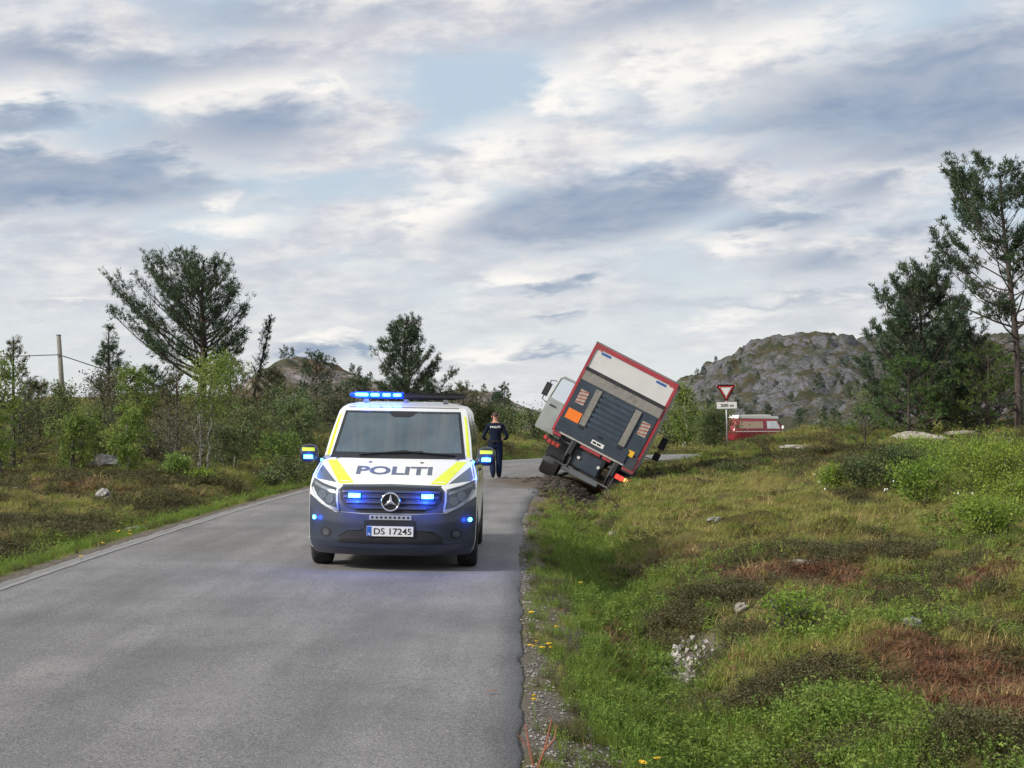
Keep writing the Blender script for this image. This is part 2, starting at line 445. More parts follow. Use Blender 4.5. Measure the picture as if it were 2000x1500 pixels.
def ground_material():
    m = bpy.data.materials.new('moor_ground'); m.use_nodes = True
    t = NT(m.node_tree); b = t.n['Principled BSDF']
    o = t.node('ShaderNodeTexCoord').outputs['Object']
    n1 = t.noise(o, 0.45, 5, 0.6); n2 = t.noise(o, 2.2, 5, 0.6); n3 = t.noise(o, 11, 4, 0.65)
    c = t.ramp(t.math('ADD', t.math('MULTIPLY', n1, 0.55), t.math('MULTIPLY', n2, 0.45)),
               [(0.34, (.060, .052, .024)), (0.44, (.115, .098, .034)), (0.52, (.190, .172, .052)), (0.60, (.150, .140, .046)), (0.68, (.150, .090, .045))])
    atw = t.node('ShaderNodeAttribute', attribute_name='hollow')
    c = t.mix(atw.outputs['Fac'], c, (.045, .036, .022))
    at = t.node('ShaderNodeAttribute', attribute_name='zone')
    sepc = t.node('ShaderNodeSeparateColor'); t.l.new(at.outputs['Color'], sepc.inputs[0])
    c = t.mix(sepc.outputs[0], c, t.mix(n3, (.085, .045, .028), (.17, .098, .055)))     # peat, dead bracken and painted bank shade
    c = t.mix(sepc.outputs[1], c, t.mix(n2, (.095, .120, .028), (.15, .165, .042)))     # ditch grass
    grav = t.ramp(t.noise(o, 55, 3, 0.7), [(0.35, (.07, .058, .045)), (0.5, (.16, .14, .115)), (0.68, (.34, .31, .27))])
    c = t.mix(sepc.outputs[2], c, grav)                                                   # gravel
    c = t.mix(0.55, c, t.ramp(n3, [(0.3, 0.35), (0.7, 1.0)]), 'MULTIPLY')
    t.put(b.inputs['Base Color'], c); b.inputs['Roughness'].default_value = 0.95; b.inputs['Specular IOR Level'].default_value = 0.15
    bp = t.node('ShaderNodeBump'); bp.inputs['Strength'].default_value = 0.9; bp.inputs['Distance'].default_value = 0.06
    t.put(bp.inputs['Height'], t.noise(o, 14, 6, 0.7)); t.l.new(bp.outputs[0], b.inputs['Normal'])
    return m

# patches of ground cover, in metres: (x, y, rx, ry, weight)
BROWN = [(3.0, 17.8, 1.0, 1.5, 1), (3.0, 10.6, .75, 1.2, 1), (4.2, 15.6, .8, .35, .8), (2.0, 21, .9, 1.2, .5), (0.95, 15.0, .18, 1.8, .8), (1.1, 12.2, .16, 1.2, .6), (-7.2, 16.2, .9, 1.4, .8), (-8, 22, 1.2, 1.0, .6), (-8.5, 33, 3.0, 1.0, .6)]
HEATH = [(1.75, 15.9, .75, .9, 1), (3.4, 13.9, .75, .5, 1), (1.85, 11.3, .45, .4, 1), (4.2, 19.5, .9, .7, .7), (6.5, 44, 3.0, 2.2, 1), (11, 42, 4.0, 2.5, 1), (9, 37.5, 2.5, 1.2, .8), (1.35, 11.9, .2, .5, .8), (2.6, 9.0, .3, .3, .8), (5, 29, 1.2, .8, .5), (1.6, 8.0, .35, .5, .7), (8, 52, 2, 2, .8),
         (-6.8, 21, .8, .9, 1), (-6.6, 25, 1.2, 1.0, 1), (-8.5, 26, 1.2, 1.1, 1), (-6.6, 30, 1.0, .9, 1), (-10.2, 27.5, 1.3, 1.6, 1), (-9, 36, 4, 1.4, .8), (-12, 33, 2, 1.4, .7)]
PALE = [(3.6, 27, 2.0, 4.5, 1), (5.5, 24, 1.8, 2.2, .9), (2.6, 22.5, 1.4, 2.0, .9), (4.4, 33, 2.0, 3, .9), (4.6, 20.8, 1.2, .8, .7), (-9, 30, 2.5, 1.4, .7), (-7.5, 27.5, 1.2, .8, .7), (-8.5, 19, 1.4, 1.2, .6), (12, 50, 4, 2, .6)]
LEAFY = [(2.0, 10.2, .75, .9, 1), (1.9, 8.2, 1.0, .9, 1), (0.95, 9.6, .35, 2.6, .8), (3.0, 8.4, .8, .6, .9), (2.9, 12.4, .9, .6, .6), (1.2, 13.0, .3, .9, .6), (6.6, 22, 1.4, 1.6, .8), (4.4, 12.2, .8, 1.2, .7), (-6, 14.5, .8, 2.4, .6)]
def field(L, x, y, wob=0.35, seed=40):
    f = np.zeros_like(x)
    n = fbm(x * 1.1, y * 1.1, 3, seed) * wob
    for (cx, cy, rx, ry, k) in L:
        r = np.sqrt(((x - cx) / rx) ** 2 + ((y - cy) / ry) ** 2)
        f = np.maximum(f, k * (1 - sstep(0.55, 1.25, r + n)))
    return f
def gravel_f(x, y, t):
    n = 0.35 * fbm(x * 1.6, y * 1.6, 3, 55)
    ed = np.abs(t) - HALF
    f = np.where(t > 0, (1 - sstep(0.12, 0.36, ed + n * .9)) * (.45 + .65 * sstep(-.12, .2, fbm(x * .7, y * .5, 2, 58))), 1 - sstep(0.16, 0.40, ed + n * .4)) * (ed > -0.4)
    f = np.maximum(f, 1 - sstep(0.7, 1.2, np.sqrt(((x - .50) / .26) ** 2 + ((y - 8.3) / 1.1) ** 2) + n))
    f = np.maximum(f, .8 * (1 - sstep(0.7, 1.2, np.sqrt(((x - .50) / .20) ** 2 + ((y - 15.0) / 2.4) ** 2) + n)))
    f = np.maximum(f, .9 * (1 - sstep(0.7, 1.2, np.sqrt(((x - 1.62) / .30) ** 2 + ((y - 14.3) / 1.0) ** 2) + n)))
    return f
def green_f(x, y, t):
    ed = t - HALF
    r = np.exp(-((ed - 0.95 + .25 * fbm(x, y * .4, 2, 60)) / 0.6) ** 2) * (1 - sstep(24, 36, y))
    l = np.exp(-((-t - HALF - 0.75) / 0.45) ** 2)
    return np.clip(np.maximum(r, l), 0, 1)

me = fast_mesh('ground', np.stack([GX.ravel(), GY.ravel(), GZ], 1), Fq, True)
tG, sG = lateral(GX, GY)
xg, yg = GX.ravel(), GY.ravel()
zc_ = np.ones((len(xg), 4), np.float32)
churn_shade = np.exp(-(((xg - 1.6) / 1.3) ** 2 + ((yg - 41) / 6.0) ** 2)) + np.exp(-(((xg - 3.4) / 1.6) ** 2 + ((yg - 50) / 6.0) ** 2))  # churned peat by the lorry; second patch also paints the embankment's shadowed edge
zc_[:, 0] = np.clip(np.maximum(field(BROWN, xg, yg), churn_shade), 0, 1); zc_[:, 1] = green_f(xg, yg, tG); zc_[:, 2] = gravel_f(xg, yg, tG) * (np.hypot(xg, yg) < 120)
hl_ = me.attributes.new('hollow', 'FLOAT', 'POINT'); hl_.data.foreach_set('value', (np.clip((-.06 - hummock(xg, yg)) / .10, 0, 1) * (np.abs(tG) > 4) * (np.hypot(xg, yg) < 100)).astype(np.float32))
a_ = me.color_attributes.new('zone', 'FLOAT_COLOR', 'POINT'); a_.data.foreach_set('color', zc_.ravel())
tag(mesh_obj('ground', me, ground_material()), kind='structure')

# ------------------------------------------------------------------ road
def asphalt_material():
    m = bpy.data.materials.new('old_asphalt'); m.use_nodes = True
    t = NT(m.node_tree); b = t.n['Principled BSDF']
    o = t.node('ShaderNodeTexCoord').outputs['Object']
    uv = t.node('ShaderNodeUVMap', uv_map='along').outputs[0]
    su = t.node('ShaderNodeSeparateXYZ'); t.l.new(uv, su.inputs[0])
    sc = t.vmath('MULTIPLY', uv, (1.0, 0.12, 1.0))
    fine = t.noise(o, 90, 3, 0.75); grit = t.noise(o, 38, 2, 0.7); blot = t.noise(o, 0.6, 5, 0.6); streak = t.noise(sc, 3.2, 5, 0.6)
    base = t.ramp(fine, [(0.34, (.085, .086, .092)), (0.5, (.20, .202, .209)), (0.66, (.40, .40, .395))])
    base = t.mix(0.8, base, t.ramp(blot, [(0.3, 0.68), (0.7, 1.16)]), 'MULTIPLY')
    base = t.mix(0.9, base, t.ramp(streak, [(0.30, 0.80), (0.7, 1.16)]), 'MULTIPLY')
    # polished wheel tracks and the darker strip between and along the crumbling edge
    u = su.outputs[0]
    tr = None
    for c0 in (-2.05, -.55, .65, 2.0):
        g = t.math('SUBTRACT', 1.0, t.smooth(t.math('ABSOLUTE', t.math('SUBTRACT', u, c0)), 0.12, 0.55))
        tr = g if tr is None else t.math('MAXIMUM', tr, g)
    base = t.mix(t.math('MULTIPLY', tr, 0.75), base, t.mix(1.0, base, (1.24, 1.23, 1.22), 'MULTIPLY'))
    spk = t.smooth(grit, 0.60, 0.68); base = t.mix(t.math('MULTIPLY', spk, 0.6), base, (.42, .41, .40))
    dk = t.smooth(t.noise(o, 45, 2, 0.6), 0.61, 0.68); base = t.mix(t.math('MULTIPLY', dk, 0.7), base, (.03, .03, .033))
    # thin cracks
    vo = t.node('ShaderNodeTexVoronoi', feature='DISTANCE_TO_EDGE'); t.put(vo.inputs['Vector'], t.vmath('ADD', o, t.vmath('MULTIPLY', t.noise(o, 1.2, 4, 0.6, out=1), (1.6, 1.6, 0)))); vo.inputs['Scale'].default_value = 0.33
    crack = t.math('MULTIPLY', t.math('SUBTRACT', 1.0, t.smooth(vo.outputs['Distance'], 0.001, 0.006)), t.smooth(blot, 0.48, 0.6))
    base = t.mix(t.math('MULTIPLY', crack, 0.22), base, (.025, .025, .025))
    # dirt dragged across the road by the lorry
    mud = t.noise(o, 0.9, 6, 0.7)
    so = t.node('ShaderNodeSeparateXYZ'); t.l.new(o, so.inputs[0])
    mdx = t.math('DIVIDE', t.math('SUBTRACT', so.outputs[0], 1.0), 1.9); mdy = t.math('DIVIDE', t.math('SUBTRACT', so.outputs[1], 42.5), 4.0)
    mr = t.math('ADD', t.math('SQRT', t.math('ADD', t.math('MULTIPLY', mdx, mdx), t.math('MULTIPLY', mdy, mdy))), t.math('MULTIPLY', t.math('SUBTRACT', mud, 0.5), 1.6))
    base = t.mix(t.math('SUBTRACT', 1.0, t.smooth(mr, 0.55, 1.1)), base, t.mix(fine, (.07, .052, .038), (.16, .125, .09)))
    t.put(b.inputs['Base Color'], t.mix(1.0, base, (.82, .805, .785), 'MULTIPLY'))
    t.put(b.inputs['Roughness'], t.math('ADD', 0.72, t.math('MULTIPLY', fine, 0.2))); b.inputs['Specular IOR Level'].default_value = 0.35
    bp = t.node('ShaderNodeBump'); bp.inputs['Strength'].default_value = 0.55; bp.inputs['Distance'].default_value = 0.012
    t.put(bp.inputs['Height'], t.math('ADD', fine, t.math('MULTIPLY', grit, 0.6))); t.l.new(bp.outputs[0], b.inputs['Normal'])
    return m
us = np.linspace(-1, 1, 27)
ks = np.arange(0, len(RC), 1)
sfine = np.concatenate([np.arange(0, RS[-1] * 0.42, 0.12), np.arange(RS[-1] * 0.42, RS[-1], 1.0)])
cxr = np.interp(sfine, RS, RC[:, 0]); cyr = np.interp(sfine, RS, RC[:, 1])
nxr = np.interp(sfine, RS, RNR[:, 0]); nyr = np.interp(sfine, RS, RNR[:, 1])
edgeR = HALF + 0.05 * fbm(sfine * 1.4, sfine * 0, 4, 70, .65) + .10 * fbm(sfine * .22, sfine * 0, 2, 75); edgeL = HALF + 0.04 * fbm(sfine * 1.4, sfine * 0 + 5, 4, 71, .65)
V = []; UV = []
for u in us:
    off = np.where(u > 0, u * edgeR, u * edgeL)
    x = cxr + nxr * off; y = cyr + nyr * off
    z = road_z(x, y, off) + 0.004 + 0.010 * fbm(x * .5, y * .25, 2, 80)
    V.append(np.stack([x, y, z], 1)); UV.append(np.stack([off, sfine], 1))
# crumbled outer lip going down into the gravel
for sgn, ed in ((1, edgeR), (-1, edgeL)):
    off = sgn * (ed + 0.03); x = cxr + nxr * off; y = cyr + nyr * off
    row = np.stack([x, y, road_z(x, y, off) - 0.05], 1); uvr = np.stack([off, sfine], 1)
    if sgn > 0: V.append(row); UV.append(uvr)
    else: V.insert(0, row); UV.insert(0, uvr)
m_, n_ = len(V), len(sfine)
V = np.concatenate(V); UV = np.concatenate(UV)
ii = np.arange(m_ * n_).reshape(m_, n_)
Fr = np.stack([ii[:-1, :-1], ii[1:, :-1], ii[1:, 1:], ii[:-1, 1:]], -1).reshape(-1, 4)
me = fast_mesh('road', V, Fr, True)
uvl = me.uv_layers.new(name='along'); uvl.data.foreach_set('uv', UV[Fr.ravel()].astype(np.float32).ravel())
tag(mesh_obj('road', me, asphalt_material()), kind='structure')
# worn edge lines
def worn_paint():
    m = bpy.data.materials.new('worn_line_paint'); m.use_nodes = True
    t = NT(m.node_tree); b = t.n['Principled BSDF']
    o = t.node('ShaderNodeTexCoord').outputs['Object']
    n = t.noise(o, 20, 5, 0.7)
    t.put(b.inputs['Base Color'], t.ramp(n, [(0.46, (.20, .20, .20)), (0.60, (.27, .265, .25)), (0.74, (.40, .39, .37))])); b.inputs['Roughness'].default_value = .8
    return m
paint = worn_paint()
for sgn, s0, s1 in ((-1, 44.0, 92.0),):
    sel = (sfine > s0) & (sfine < s1)
    rows = []
    for q in (0, 1):
        off = sgn * (HALF - 0.14 - q * 0.07 + 0.012 * fbm(sfine * 3, sfine * 0 + q * 9, 3, 90))
        x = (cxr + nxr * off)[sel]; y = (cyr + nyr * off)[sel]
        rows.append(np.stack([x, y, road_z(x, y, off[sel]) + 0.010 + 0.010 * fbm(x * .5, y * .25, 2, 80)], 1))
    k = sel.sum(); jj = np.arange(k)
    Fl = np.stack([jj[:-1], jj[1:], jj[1:] + k, jj[:-1] + k], 1)
    tag(mesh_obj('road_edge_line', fast_mesh('road_edge_line', np.concatenate(rows), Fl), paint), kind='structure')

# ------------------------------------------------------------------ hills
def hill_material(name, rockc, heathc):
    m = bpy.data.materials.new(name); m.use_nodes = True
    t = NT(m.node_tree); b = t.n['Principled BSDF']
    o = t.node('ShaderNodeTexCoord').outputs['Object']; g = t.node('ShaderNodeNewGeometry')
    sg = t.node('ShaderNodeSeparateXYZ'); t.l.new(g.outputs['Normal'], sg.inputs[0])
    n1 = t.noise(o, 0.12, 6, 0.62); n2 = t.noise(o, 0.55, 6, 0.65); n3 = t.noise(t.vmath('MULTIPLY', o, (1, 1, 2.2)), 1.3, 5, 0.7)
    rock = t.ramp(n3, [(0.28, tuple(Vector(rockc) * .35)), (0.5, tuple(Vector(rockc))), (0.72, tuple(Vector(rockc) * 1.5))])
    heath = t.ramp(n2, [(0.3, tuple(Vector(heathc) * .45)), (0.5, tuple(Vector(heathc))), (0.7, (heathc[0] * 1.5, heathc[1] * 1.15, heathc[2] * 1.2))])
    flat = t.math('ADD', sg.outputs[2], t.math('MULTIPLY', t.math('SUBTRACT', n2, 0.5), 0.9))
    f = t.smooth(t.math('ADD', flat, t.math('MULTIPLY', t.math('SUBTRACT', n1, 0.5), 1.1)), 0.78, 1.05)
    scrub = t.smooth(t.noise(o, 0.22, 6, 0.7), 0.49, 0.60)
    t.put(b.inputs['Base Color'], t.mix(t.math('MULTIPLY', scrub, 0.8), t.mix(f, rock, heath), (.040, .052, .026))); b.inputs['Roughness'].default_value = 0.95; b.inputs['Specular IOR Level'].default_value = .2
    bp = t.node('ShaderNodeBump'); bp.inputs['Strength'].default_value = 0.8; bp.inputs['Distance'].default_value = 0.5
    t.put(bp.inputs['Height'], n3); t.l.new(bp.outputs[0], b.inputs['Normal'])
    return m
HILLS = {}
def hill(name, prof, Yr, Yf, Yb, foot, amp, res, mat, seed):
    """prof: skyline as (x, z) at the ridge Yr; falls to `foot` at Yf (front) and Yb (back)"""
    px_ = np.array(prof, float)
    xs = np.arange(px_[0, 0], px_[-1, 0] + res, res); ys = np.arange(Yf, Yb, res * 1.1)
    X, Y = np.meshgrid(xs, ys)
    # the ridge wanders in depth so the skyline is not one straight wall
    Yw = Yr + 0.10 * (Yb - Yf) * fbm(X / 40., X * 0, 2, seed)
    prof_z = np.interp(X, px_[:, 0], px_[:, 1])
    k = np.where(Y < Yw, np.clip((Y - Yf) / (Yw - Yf), 0, 1), np.clip((Yb - Y) / (Yb - Yw), 0, 1))
    sh = np.where(Y < Yw, 0.55 * k + 0.45 * sstep(0.1, 1.0, k), sstep(0, 1, k))
    Z = foot + (prof_z - foot) * sh
    wx = X + 6 * res * fbm(X / (14 * res), Y / (14 * res), 2, seed + 31); wy = Y + 6 * res * fbm(X / (14 * res), Y / (14 * res), 2, seed + 37)
    big = .6 * fbm(wx / (22 * res), wy / (16 * res), 6, seed + 3, .58, True) + .5 * fbm(wx / (5 * res), wy / (5 * res), 3, seed + 5, .6)
    e = np.clip(k * 3, 0, 1) * np.clip((prof_z - foot) / 4, 0.15, 1) * (1 - .25 * sstep(.75, 1.0, k))
    Z = Z + e * amp * (big - .25) + e * amp * .35 * fbm(X / (2.5 * res), Y / (2.5 * res), 3, seed + 9)
    # ledges
    st = amp * 1.4; zq = np.floor(Z / st + .6 * fbm(X / (20 * res), Y / (20 * res), 3, seed + 13)) ; fr = Z / st - np.floor(Z / st)
    Z = Z + e * st * 0.35 * (sstep(.25, .75, fr) - fr)
    n1_, n2_ = len(xs), len(ys)
    ii = np.arange(n1_ * n2_).reshape(n2_, n1_)
    F = np.stack([ii[:-1, :-1], ii[:-1, 1:], ii[1:, 1:], ii[1:, :-1]], -1).reshape(-1, 4)
    o = tag(mesh_obj(name, fast_mesh(name, np.stack([X.ravel(), Y.ravel(), Z.ravel()], 1), F, False), mat), kind='structure')
    HILLS[name] = (xs, ys, Z)
    return o
def hill_z(name, x, y):
    xs, ys, Z = HILLS[name]
    return float(Z[min(max(int(round((y - ys[0]) / (ys[1] - ys[0]))), 0), len(ys) - 1), min(max(int(round((x - xs[0]) / (xs[1] - xs[0]))), 0), len(xs) - 1)])
mat_far = hill_material('rocky_hill', (.125, .125, .138), (.062, .062, .034))
mat_near = hill_material('heather_ridge', (.30, .27, .265), (.105, .085, .050))
def sky_pts(Y, L): return [((px - 1000) / FPX * Y, EYE + (808 - py) / FPX * Y) for px, py in L]
hill('rocky_hill', sky_pts(330, [(1120, 830), (1250, 802), (1300, 778), (1330, 752), (1400, 716), (1470, 678), (1530, 660), (1590, 650), (1632, 656), (1655, 678), (1672, 676), (1700, 662), (1760, 654), (1850, 656), (2000, 664), (2200, 690), (2500, 800)]), 330, 215, 430, -1.5, 3.2, 0.75, mat_far, 100)
hill('heather_ridge', sky_pts(150, [(150, 830), (420, 800), (500, 760), (540, 712), (575, 700), (620, 706), (680, 730), (730, 748), (800, 764), (860, 768), (900, 764), (960, 770), (1010, 792), (1060, 808), (1130, 822), (1230, 845)]), 150, 92, 215, -.8, .8, 0.42, mat_near, 130)
# ------------------------------------------------------------------ plant materials
M = {}
M['needle'] = leaf_material('pine_needles', (.042, .078, .040), (.080, .118, .062), .12, 1.2, .18)
M['needle_fresh'] = leaf_material('fresh_needles', (0.065, 0.124, 0.034), (0.124, 0.189, 0.047), .12, 1.2, .25)
M['needle_brown'] = leaf_material('dry_needles', (.105, .100, .056), (.130, .140, .066), .12, 1.2, .15)
M['birch'] = leaf_material('birch_leaves', (.120, .195, .042), (.210, .285, .070), .15, 1.6, .4)
M['birch_dull'] = leaf_material('dull_birch_leaves', (.115, .165, .066), (.180, .215, .085), .15, 1.6, .35)
M['birch_grey'] = leaf_material('sparse_birch_leaves', (0.104, 0.107, 0.065), (0.130, 0.130, 0.078), .15, 1.6, .3)
M['willow'] = leaf_material('bright_shrub_leaves', (.150, .235, .030), (.250, .330, .062), .15, 2.2, .4)
M['juniper'] = leaf_material('dark_shrub_leaves', (.065, .100, .038), (.125, .155, .052), .15, 1.8, .2)
M['bark'] = material('pine_bark', (.060, .046, .040), .9, var=.35, scale=14, bump=.7)
M['bark_grey'] = material('grey_bark', (.11, .10, .09), .9, var=.35, scale=14, bump=.7)
M['birch_bark'] = material('birch_bark', (.34, .32, .29), .8, var=.35, scale=18, bump=.4)
M['grass'] = leaf_material('fresh_grass', (.120, .190, .028), (.190, .255, .045), .24, 3, .4)
M['moorgrass'] = leaf_material('moor_grass', (.220, .245, .056), (.330, .330, .095), .22, 3, .4)
M['straw'] = leaf_material('dry_grass', (.46, .36, .16), (.34, .24, .10), .25, 3, .35)
M['bracken'] = leaf_material('dead_bracken', (.230, .110, .055), (.150, .085, .050), .3, 3, .25)
M['heather'] = leaf_material('heather_sprigs', (.062, .070, .026), (.125, .105, .050), .25, 4, .15)
M['bilberry'] = leaf_material('bilberry_leaves', (.120, .200, .032), (.240, .320, .070), .24, 4, .4)
M['yellow'] = material('yellow_petals', (.75, .48, .02), .6)
M['white_tuft'] = material('white_cotton', (.8, .8, .76), .9)
M['stem'] = material('green_stem', (.10, .15, .03), .7)
M['rock'] = material('lichen_rock', (.26, .25, .24), .9, var=.5, scale=5, bump=.8, dirt=(.12, .11, .08))
M['rock_pale'] = material('pale_rock', (.30, .275, .235), .9, var=.5, scale=4, bump=.9, dirt=(.13, .115, .06))
M['rock_wet'] = material('wet_pale_stone', (.36, .335, .31), .3, var=.45, scale=9, bump=.5)
M['peat'] = material('black_peat', (.040, .030, .022), .95, var=.5, scale=7, bump=.8, dirt=(.09, .07, .045))

# ------------------------------------------------------------------ tuft prototypes and scattering
def blades(n, lmin, lmax, wid, spread, lean, r, segs=2):
    V = []; F = []
    for i in range(n):
        a = r.uniform(0, 2 * math.pi); rr = spread * math.sqrt(r.random()); L = r.uniform(lmin, lmax)
        base = np.array([rr * math.cos(a), rr * math.sin(a), -0.02]); b = r.uniform(0, 2 * math.pi)
        ld = np.array([math.cos(b), math.sin(b), 0]) * r.uniform(.15, 1) * lean; sd = np.array([-math.sin(b), math.cos(b), 0]) * wid * r.uniform(.6, 1.3) / 2
        k0 = len(V)
        for j in range(segs + 1):
            f = j / segs; p = base + np.array([0, 0, L * f * (1 - .25 * lean * f * f)]) + ld * L * f ** 1.8
            if j < segs: V += [p - sd * (1 - f * .7), p + sd * (1 - f * .7)]
            else: V.append(p)
        for j in range(segs - 1): F.append((k0 + 2 * j, k0 + 2 * j + 1, k0 + 2 * j + 3, k0 + 2 * j + 2))
        F.append((k0 + 2 * segs - 2, k0 + 2 * segs - 1, k0 + 2 * segs))
    return V, F
def leaves_geo(P, size, r, updir=0.3, asp=0.6):
    """diamond leaves at points P"""
    n = len(P); d = r.normal(size=(n, 3)); d /= np.linalg.norm(d, axis=1)[:, None]
    e = r.normal(size=(n, 3)); e[:, 2] *= (1 - updir); u = np.cross(d, e); u /= np.linalg.norm(u, axis=1)[:, None] + 1e-9
    s = (size * r.uniform(.6, 1.35, n))[:, None]
    V = np.stack([P - d * s / 2, P + u * s * asp / 2, P + d * s / 2, P - u * s * asp / 2], 1).reshape(-1, 3)
    F = np.arange(4 * n).reshape(n, 4)
    return V, F
def sprigs(n, h, spread, r, leaf, per):
    """low woody dwarf shrub: upright sprigs dressed in small leaves"""
    P = []
    V = []; F = []
    for i in range(n):
        a = r.uniform(0, 2 * math.pi); rr = spread * math.sqrt(r.random()); L = h * r.uniform(.55, 1.1) * (1 - .45 * (rr / spread) ** 2)
        b = np.array([rr * math.cos(a) * .7, rr * math.sin(a) * .7, -.02]); tdir = np.array([rr * math.cos(a) * .5, rr * math.sin(a) * .5, L]) + np.append(r.normal(size=2) * L * .22, 0)
        k0 = len(V); sd = np.array([-math.sin(a), math.cos(a), 0]) * .004
        V += [b - sd, b + sd, b + tdir]; F.append((k0, k0 + 1, k0 + 2))
        for j in range(per): P.append(b + tdir * r.uniform(.3, 1.05) + r.normal(size=3) * leaf * .45)
    LV, LF = leaves_geo(np.array(P), leaf, r, .2, .55)
    k0 = len(V); V += [tuple(q) for q in LV]; F += [tuple(int(i) + k0 for i in f) for f in LF]
    return V, F
PROTO = {}
def proto(kind, mat, geos):
    c = bpy.data.collections.new('proto_' + kind)
    for i, (V, F) in enumerate(geos):
        me = fast_mesh(f'{kind}_tuft', np.array(V), F); me.materials.append(mat)
        c.objects.link(bpy.data.objects.new(f'{kind}_tuft_{i}', me))
    PROTO[kind] = c
pr = np.random.default_rng(3)
proto('grass', M['grass'], [blades(34, .08, .24, .007, .09, .75, pr) for _ in range(4)])
proto('moorgrass', M['moorgrass'], [blades(36, .06, .20, .006, .11, .9, pr) for _ in range(4)])
proto('straw', M['straw'], [blades(24, .08, .28, .005, .09, 1.0, pr) for _ in range(4)])
proto('bracken', M['bracken'], [blades(26, .05, .20, .009, .13, 1.7, pr) for _ in range(3)])
proto('heather', M['heather'], [sprigs(34, .20, .16, pr, .018, 9) for _ in range(3)])
proto('bilberry', M['bilberry'], [sprigs(22, .21, .15, pr, .025, 8) for _ in range(3)])
def scatter(name, kind, X, Y, S, label, cat, sink=0.0, zs=.82):
    n = len(X)
    if n == 0: return
    Z = ground_z(X, Y) - sink
    me = bpy.data.meshes.new(name); me.vertices.add(n)
    me.vertices.foreach_set('co', np.stack([X, Y, Z], 1).astype(np.float32).ravel())
    rot = np.stack([rng.normal(0, .12, n), rng.normal(0, .12, n), rng.uniform(0, 6.28, n)], 1).astype(np.float32)
    at = me.attributes.new('rot', 'FLOAT_VECTOR', 'POINT'); at.data.foreach_set('vector', rot.ravel())
    at = me.attributes.new('scl', 'FLOAT_VECTOR', 'POINT'); at.data.foreach_set('vector', np.stack([S, S, (.55 + .35 * S) * zs], 1).astype(np.float32).ravel())
    at = me.attributes.new('pick', 'INT', 'POINT'); at.data.foreach_set('value', rng.integers(0, len(PROTO[kind].objects), n).astype(np.int32))
    o = link(bpy.data.objects.new(name, me)); tag(o, label, cat, kind='stuff')
    g = bpy.data.node_groups.new('scatter_' + name, 'GeometryNodeTree')
    g.interface.new_socket('Geometry', in_out='INPUT', socket_type='NodeSocketGeometry'); g.interface.new_socket('Geometry', in_out='OUTPUT', socket_type='NodeSocketGeometry')
    N = g.nodes; L = g.links
    gi = N.new('NodeGroupInput'); go = N.new('NodeGroupOutput'); io = N.new('GeometryNodeInstanceOnPoints'); ci = N.new('GeometryNodeCollectionInfo')
    ci.inputs['Collection'].default_value = PROTO[kind]; ci.inputs['Separate Children'].default_value = True; ci.inputs['Reset Children'].default_value = True
    def attr(nm, tp):
        a = N.new('GeometryNodeInputNamedAttribute'); a.data_type = tp; a.inputs[0].default_value = nm; return a.outputs[0]
    L.new(gi.outputs[0], io.inputs['Points']); L.new(ci.outputs[0], io.inputs['Instance']); io.inputs['Pick Instance'].default_value = True
    L.new(attr('pick', 'INT'), io.inputs['Instance Index']); L.new(attr('rot', 'FLOAT_VECTOR'), io.inputs['Rotation']); L.new(attr('scl', 'FLOAT_VECTOR'), io.inputs['Scale'])
    L.new(io.outputs[0], go.inputs[0])
    md = o.modifiers.new('scatter', 'NODES'); md.node_group = g
    return o

def sample(x0, x1, y0, y1, dens):
    n = int((x1 - x0) * (y1 - y0) * dens); return rng.uniform(x0, x1, n), rng.uniform(y0, y1, n)
bands = [(-.2, 4.5, 5.5, 9.5, 210, 1.0), (-.2, 6, 9.5, 14, 150, 1.05), (-.2, 8, 14, 21, 85, 1.2), (-.1, 12, 21, 31, 42, 1.5), (0, 18, 31, 45, 20, 2.0), (2, 26, 45, 61, 11, 2.6),
         (-9, -5, 12, 20, 70, 1.2), (-13, -5, 20, 30, 38, 1.5), (-19, -4, 30, 42, 18, 2.0), (-28, -3, 42, 62, 8, 2.6), (-45, 0, 62, 80, 3.5, 3.0), (-1, 40, 74, 118, 2.2, 3.2), (-30, 8, 80, 100, 2.2, 3.0), (-3, 12, 56, 80, 6, 2.6)]
PTS = []
for (x0, x1, y0, y1, dn, sc) in bands:
    x, y = sample(x0, x1, y0, y1, dn); PTS.append(np.stack([x, y, np.full(len(x), sc)], 1))
PTS = np.concatenate(PTS)
x, y, sc = PTS.T
t_, s_ = lateral(x, y)
grv = gravel_f(x, y, t_)
keep = (np.abs(t_) > HALF + np.where(t_ > 0, .03, .12) + .05 * sc) & (rng.random(len(x)) > grv * .86)
stream = (((x - 1.45 - .10 * (y - 13.5)) / .14) ** 2 + ((y - 14.3) / .6) ** 2 < 1) & (rng.random(len(x)) < .85)
keep &= ~stream
truck_zone = ((np.abs(x - 2.6) < 1.5) & (y > 43.5) & (y < 54)) | (((x - 1.7) / 1.0) ** 2 + ((y - 42.0) / 3.2) ** 2 < 1)
keep &= ~truck_zone
x, y, sc, t_ = x[keep], y[keep], sc[keep], t_[keep]
fb, fh, fp, fl, fg = field(BROWN, x, y), field(HEATH, x, y), field(PALE, x, y), field(LEAFY, x, y), green_f(x, y, t_)
nz = fbm(x * .55, y * .55, 3, 33); nz2 = fbm(x * .9, y * .9, 3, 37)
left = t_ < 0
hm = hummock(x, y); lowf = np.clip((-.02 - hm) / .14, 0, 1); topf = np.clip((hm - .02) / .14, 0, 1)
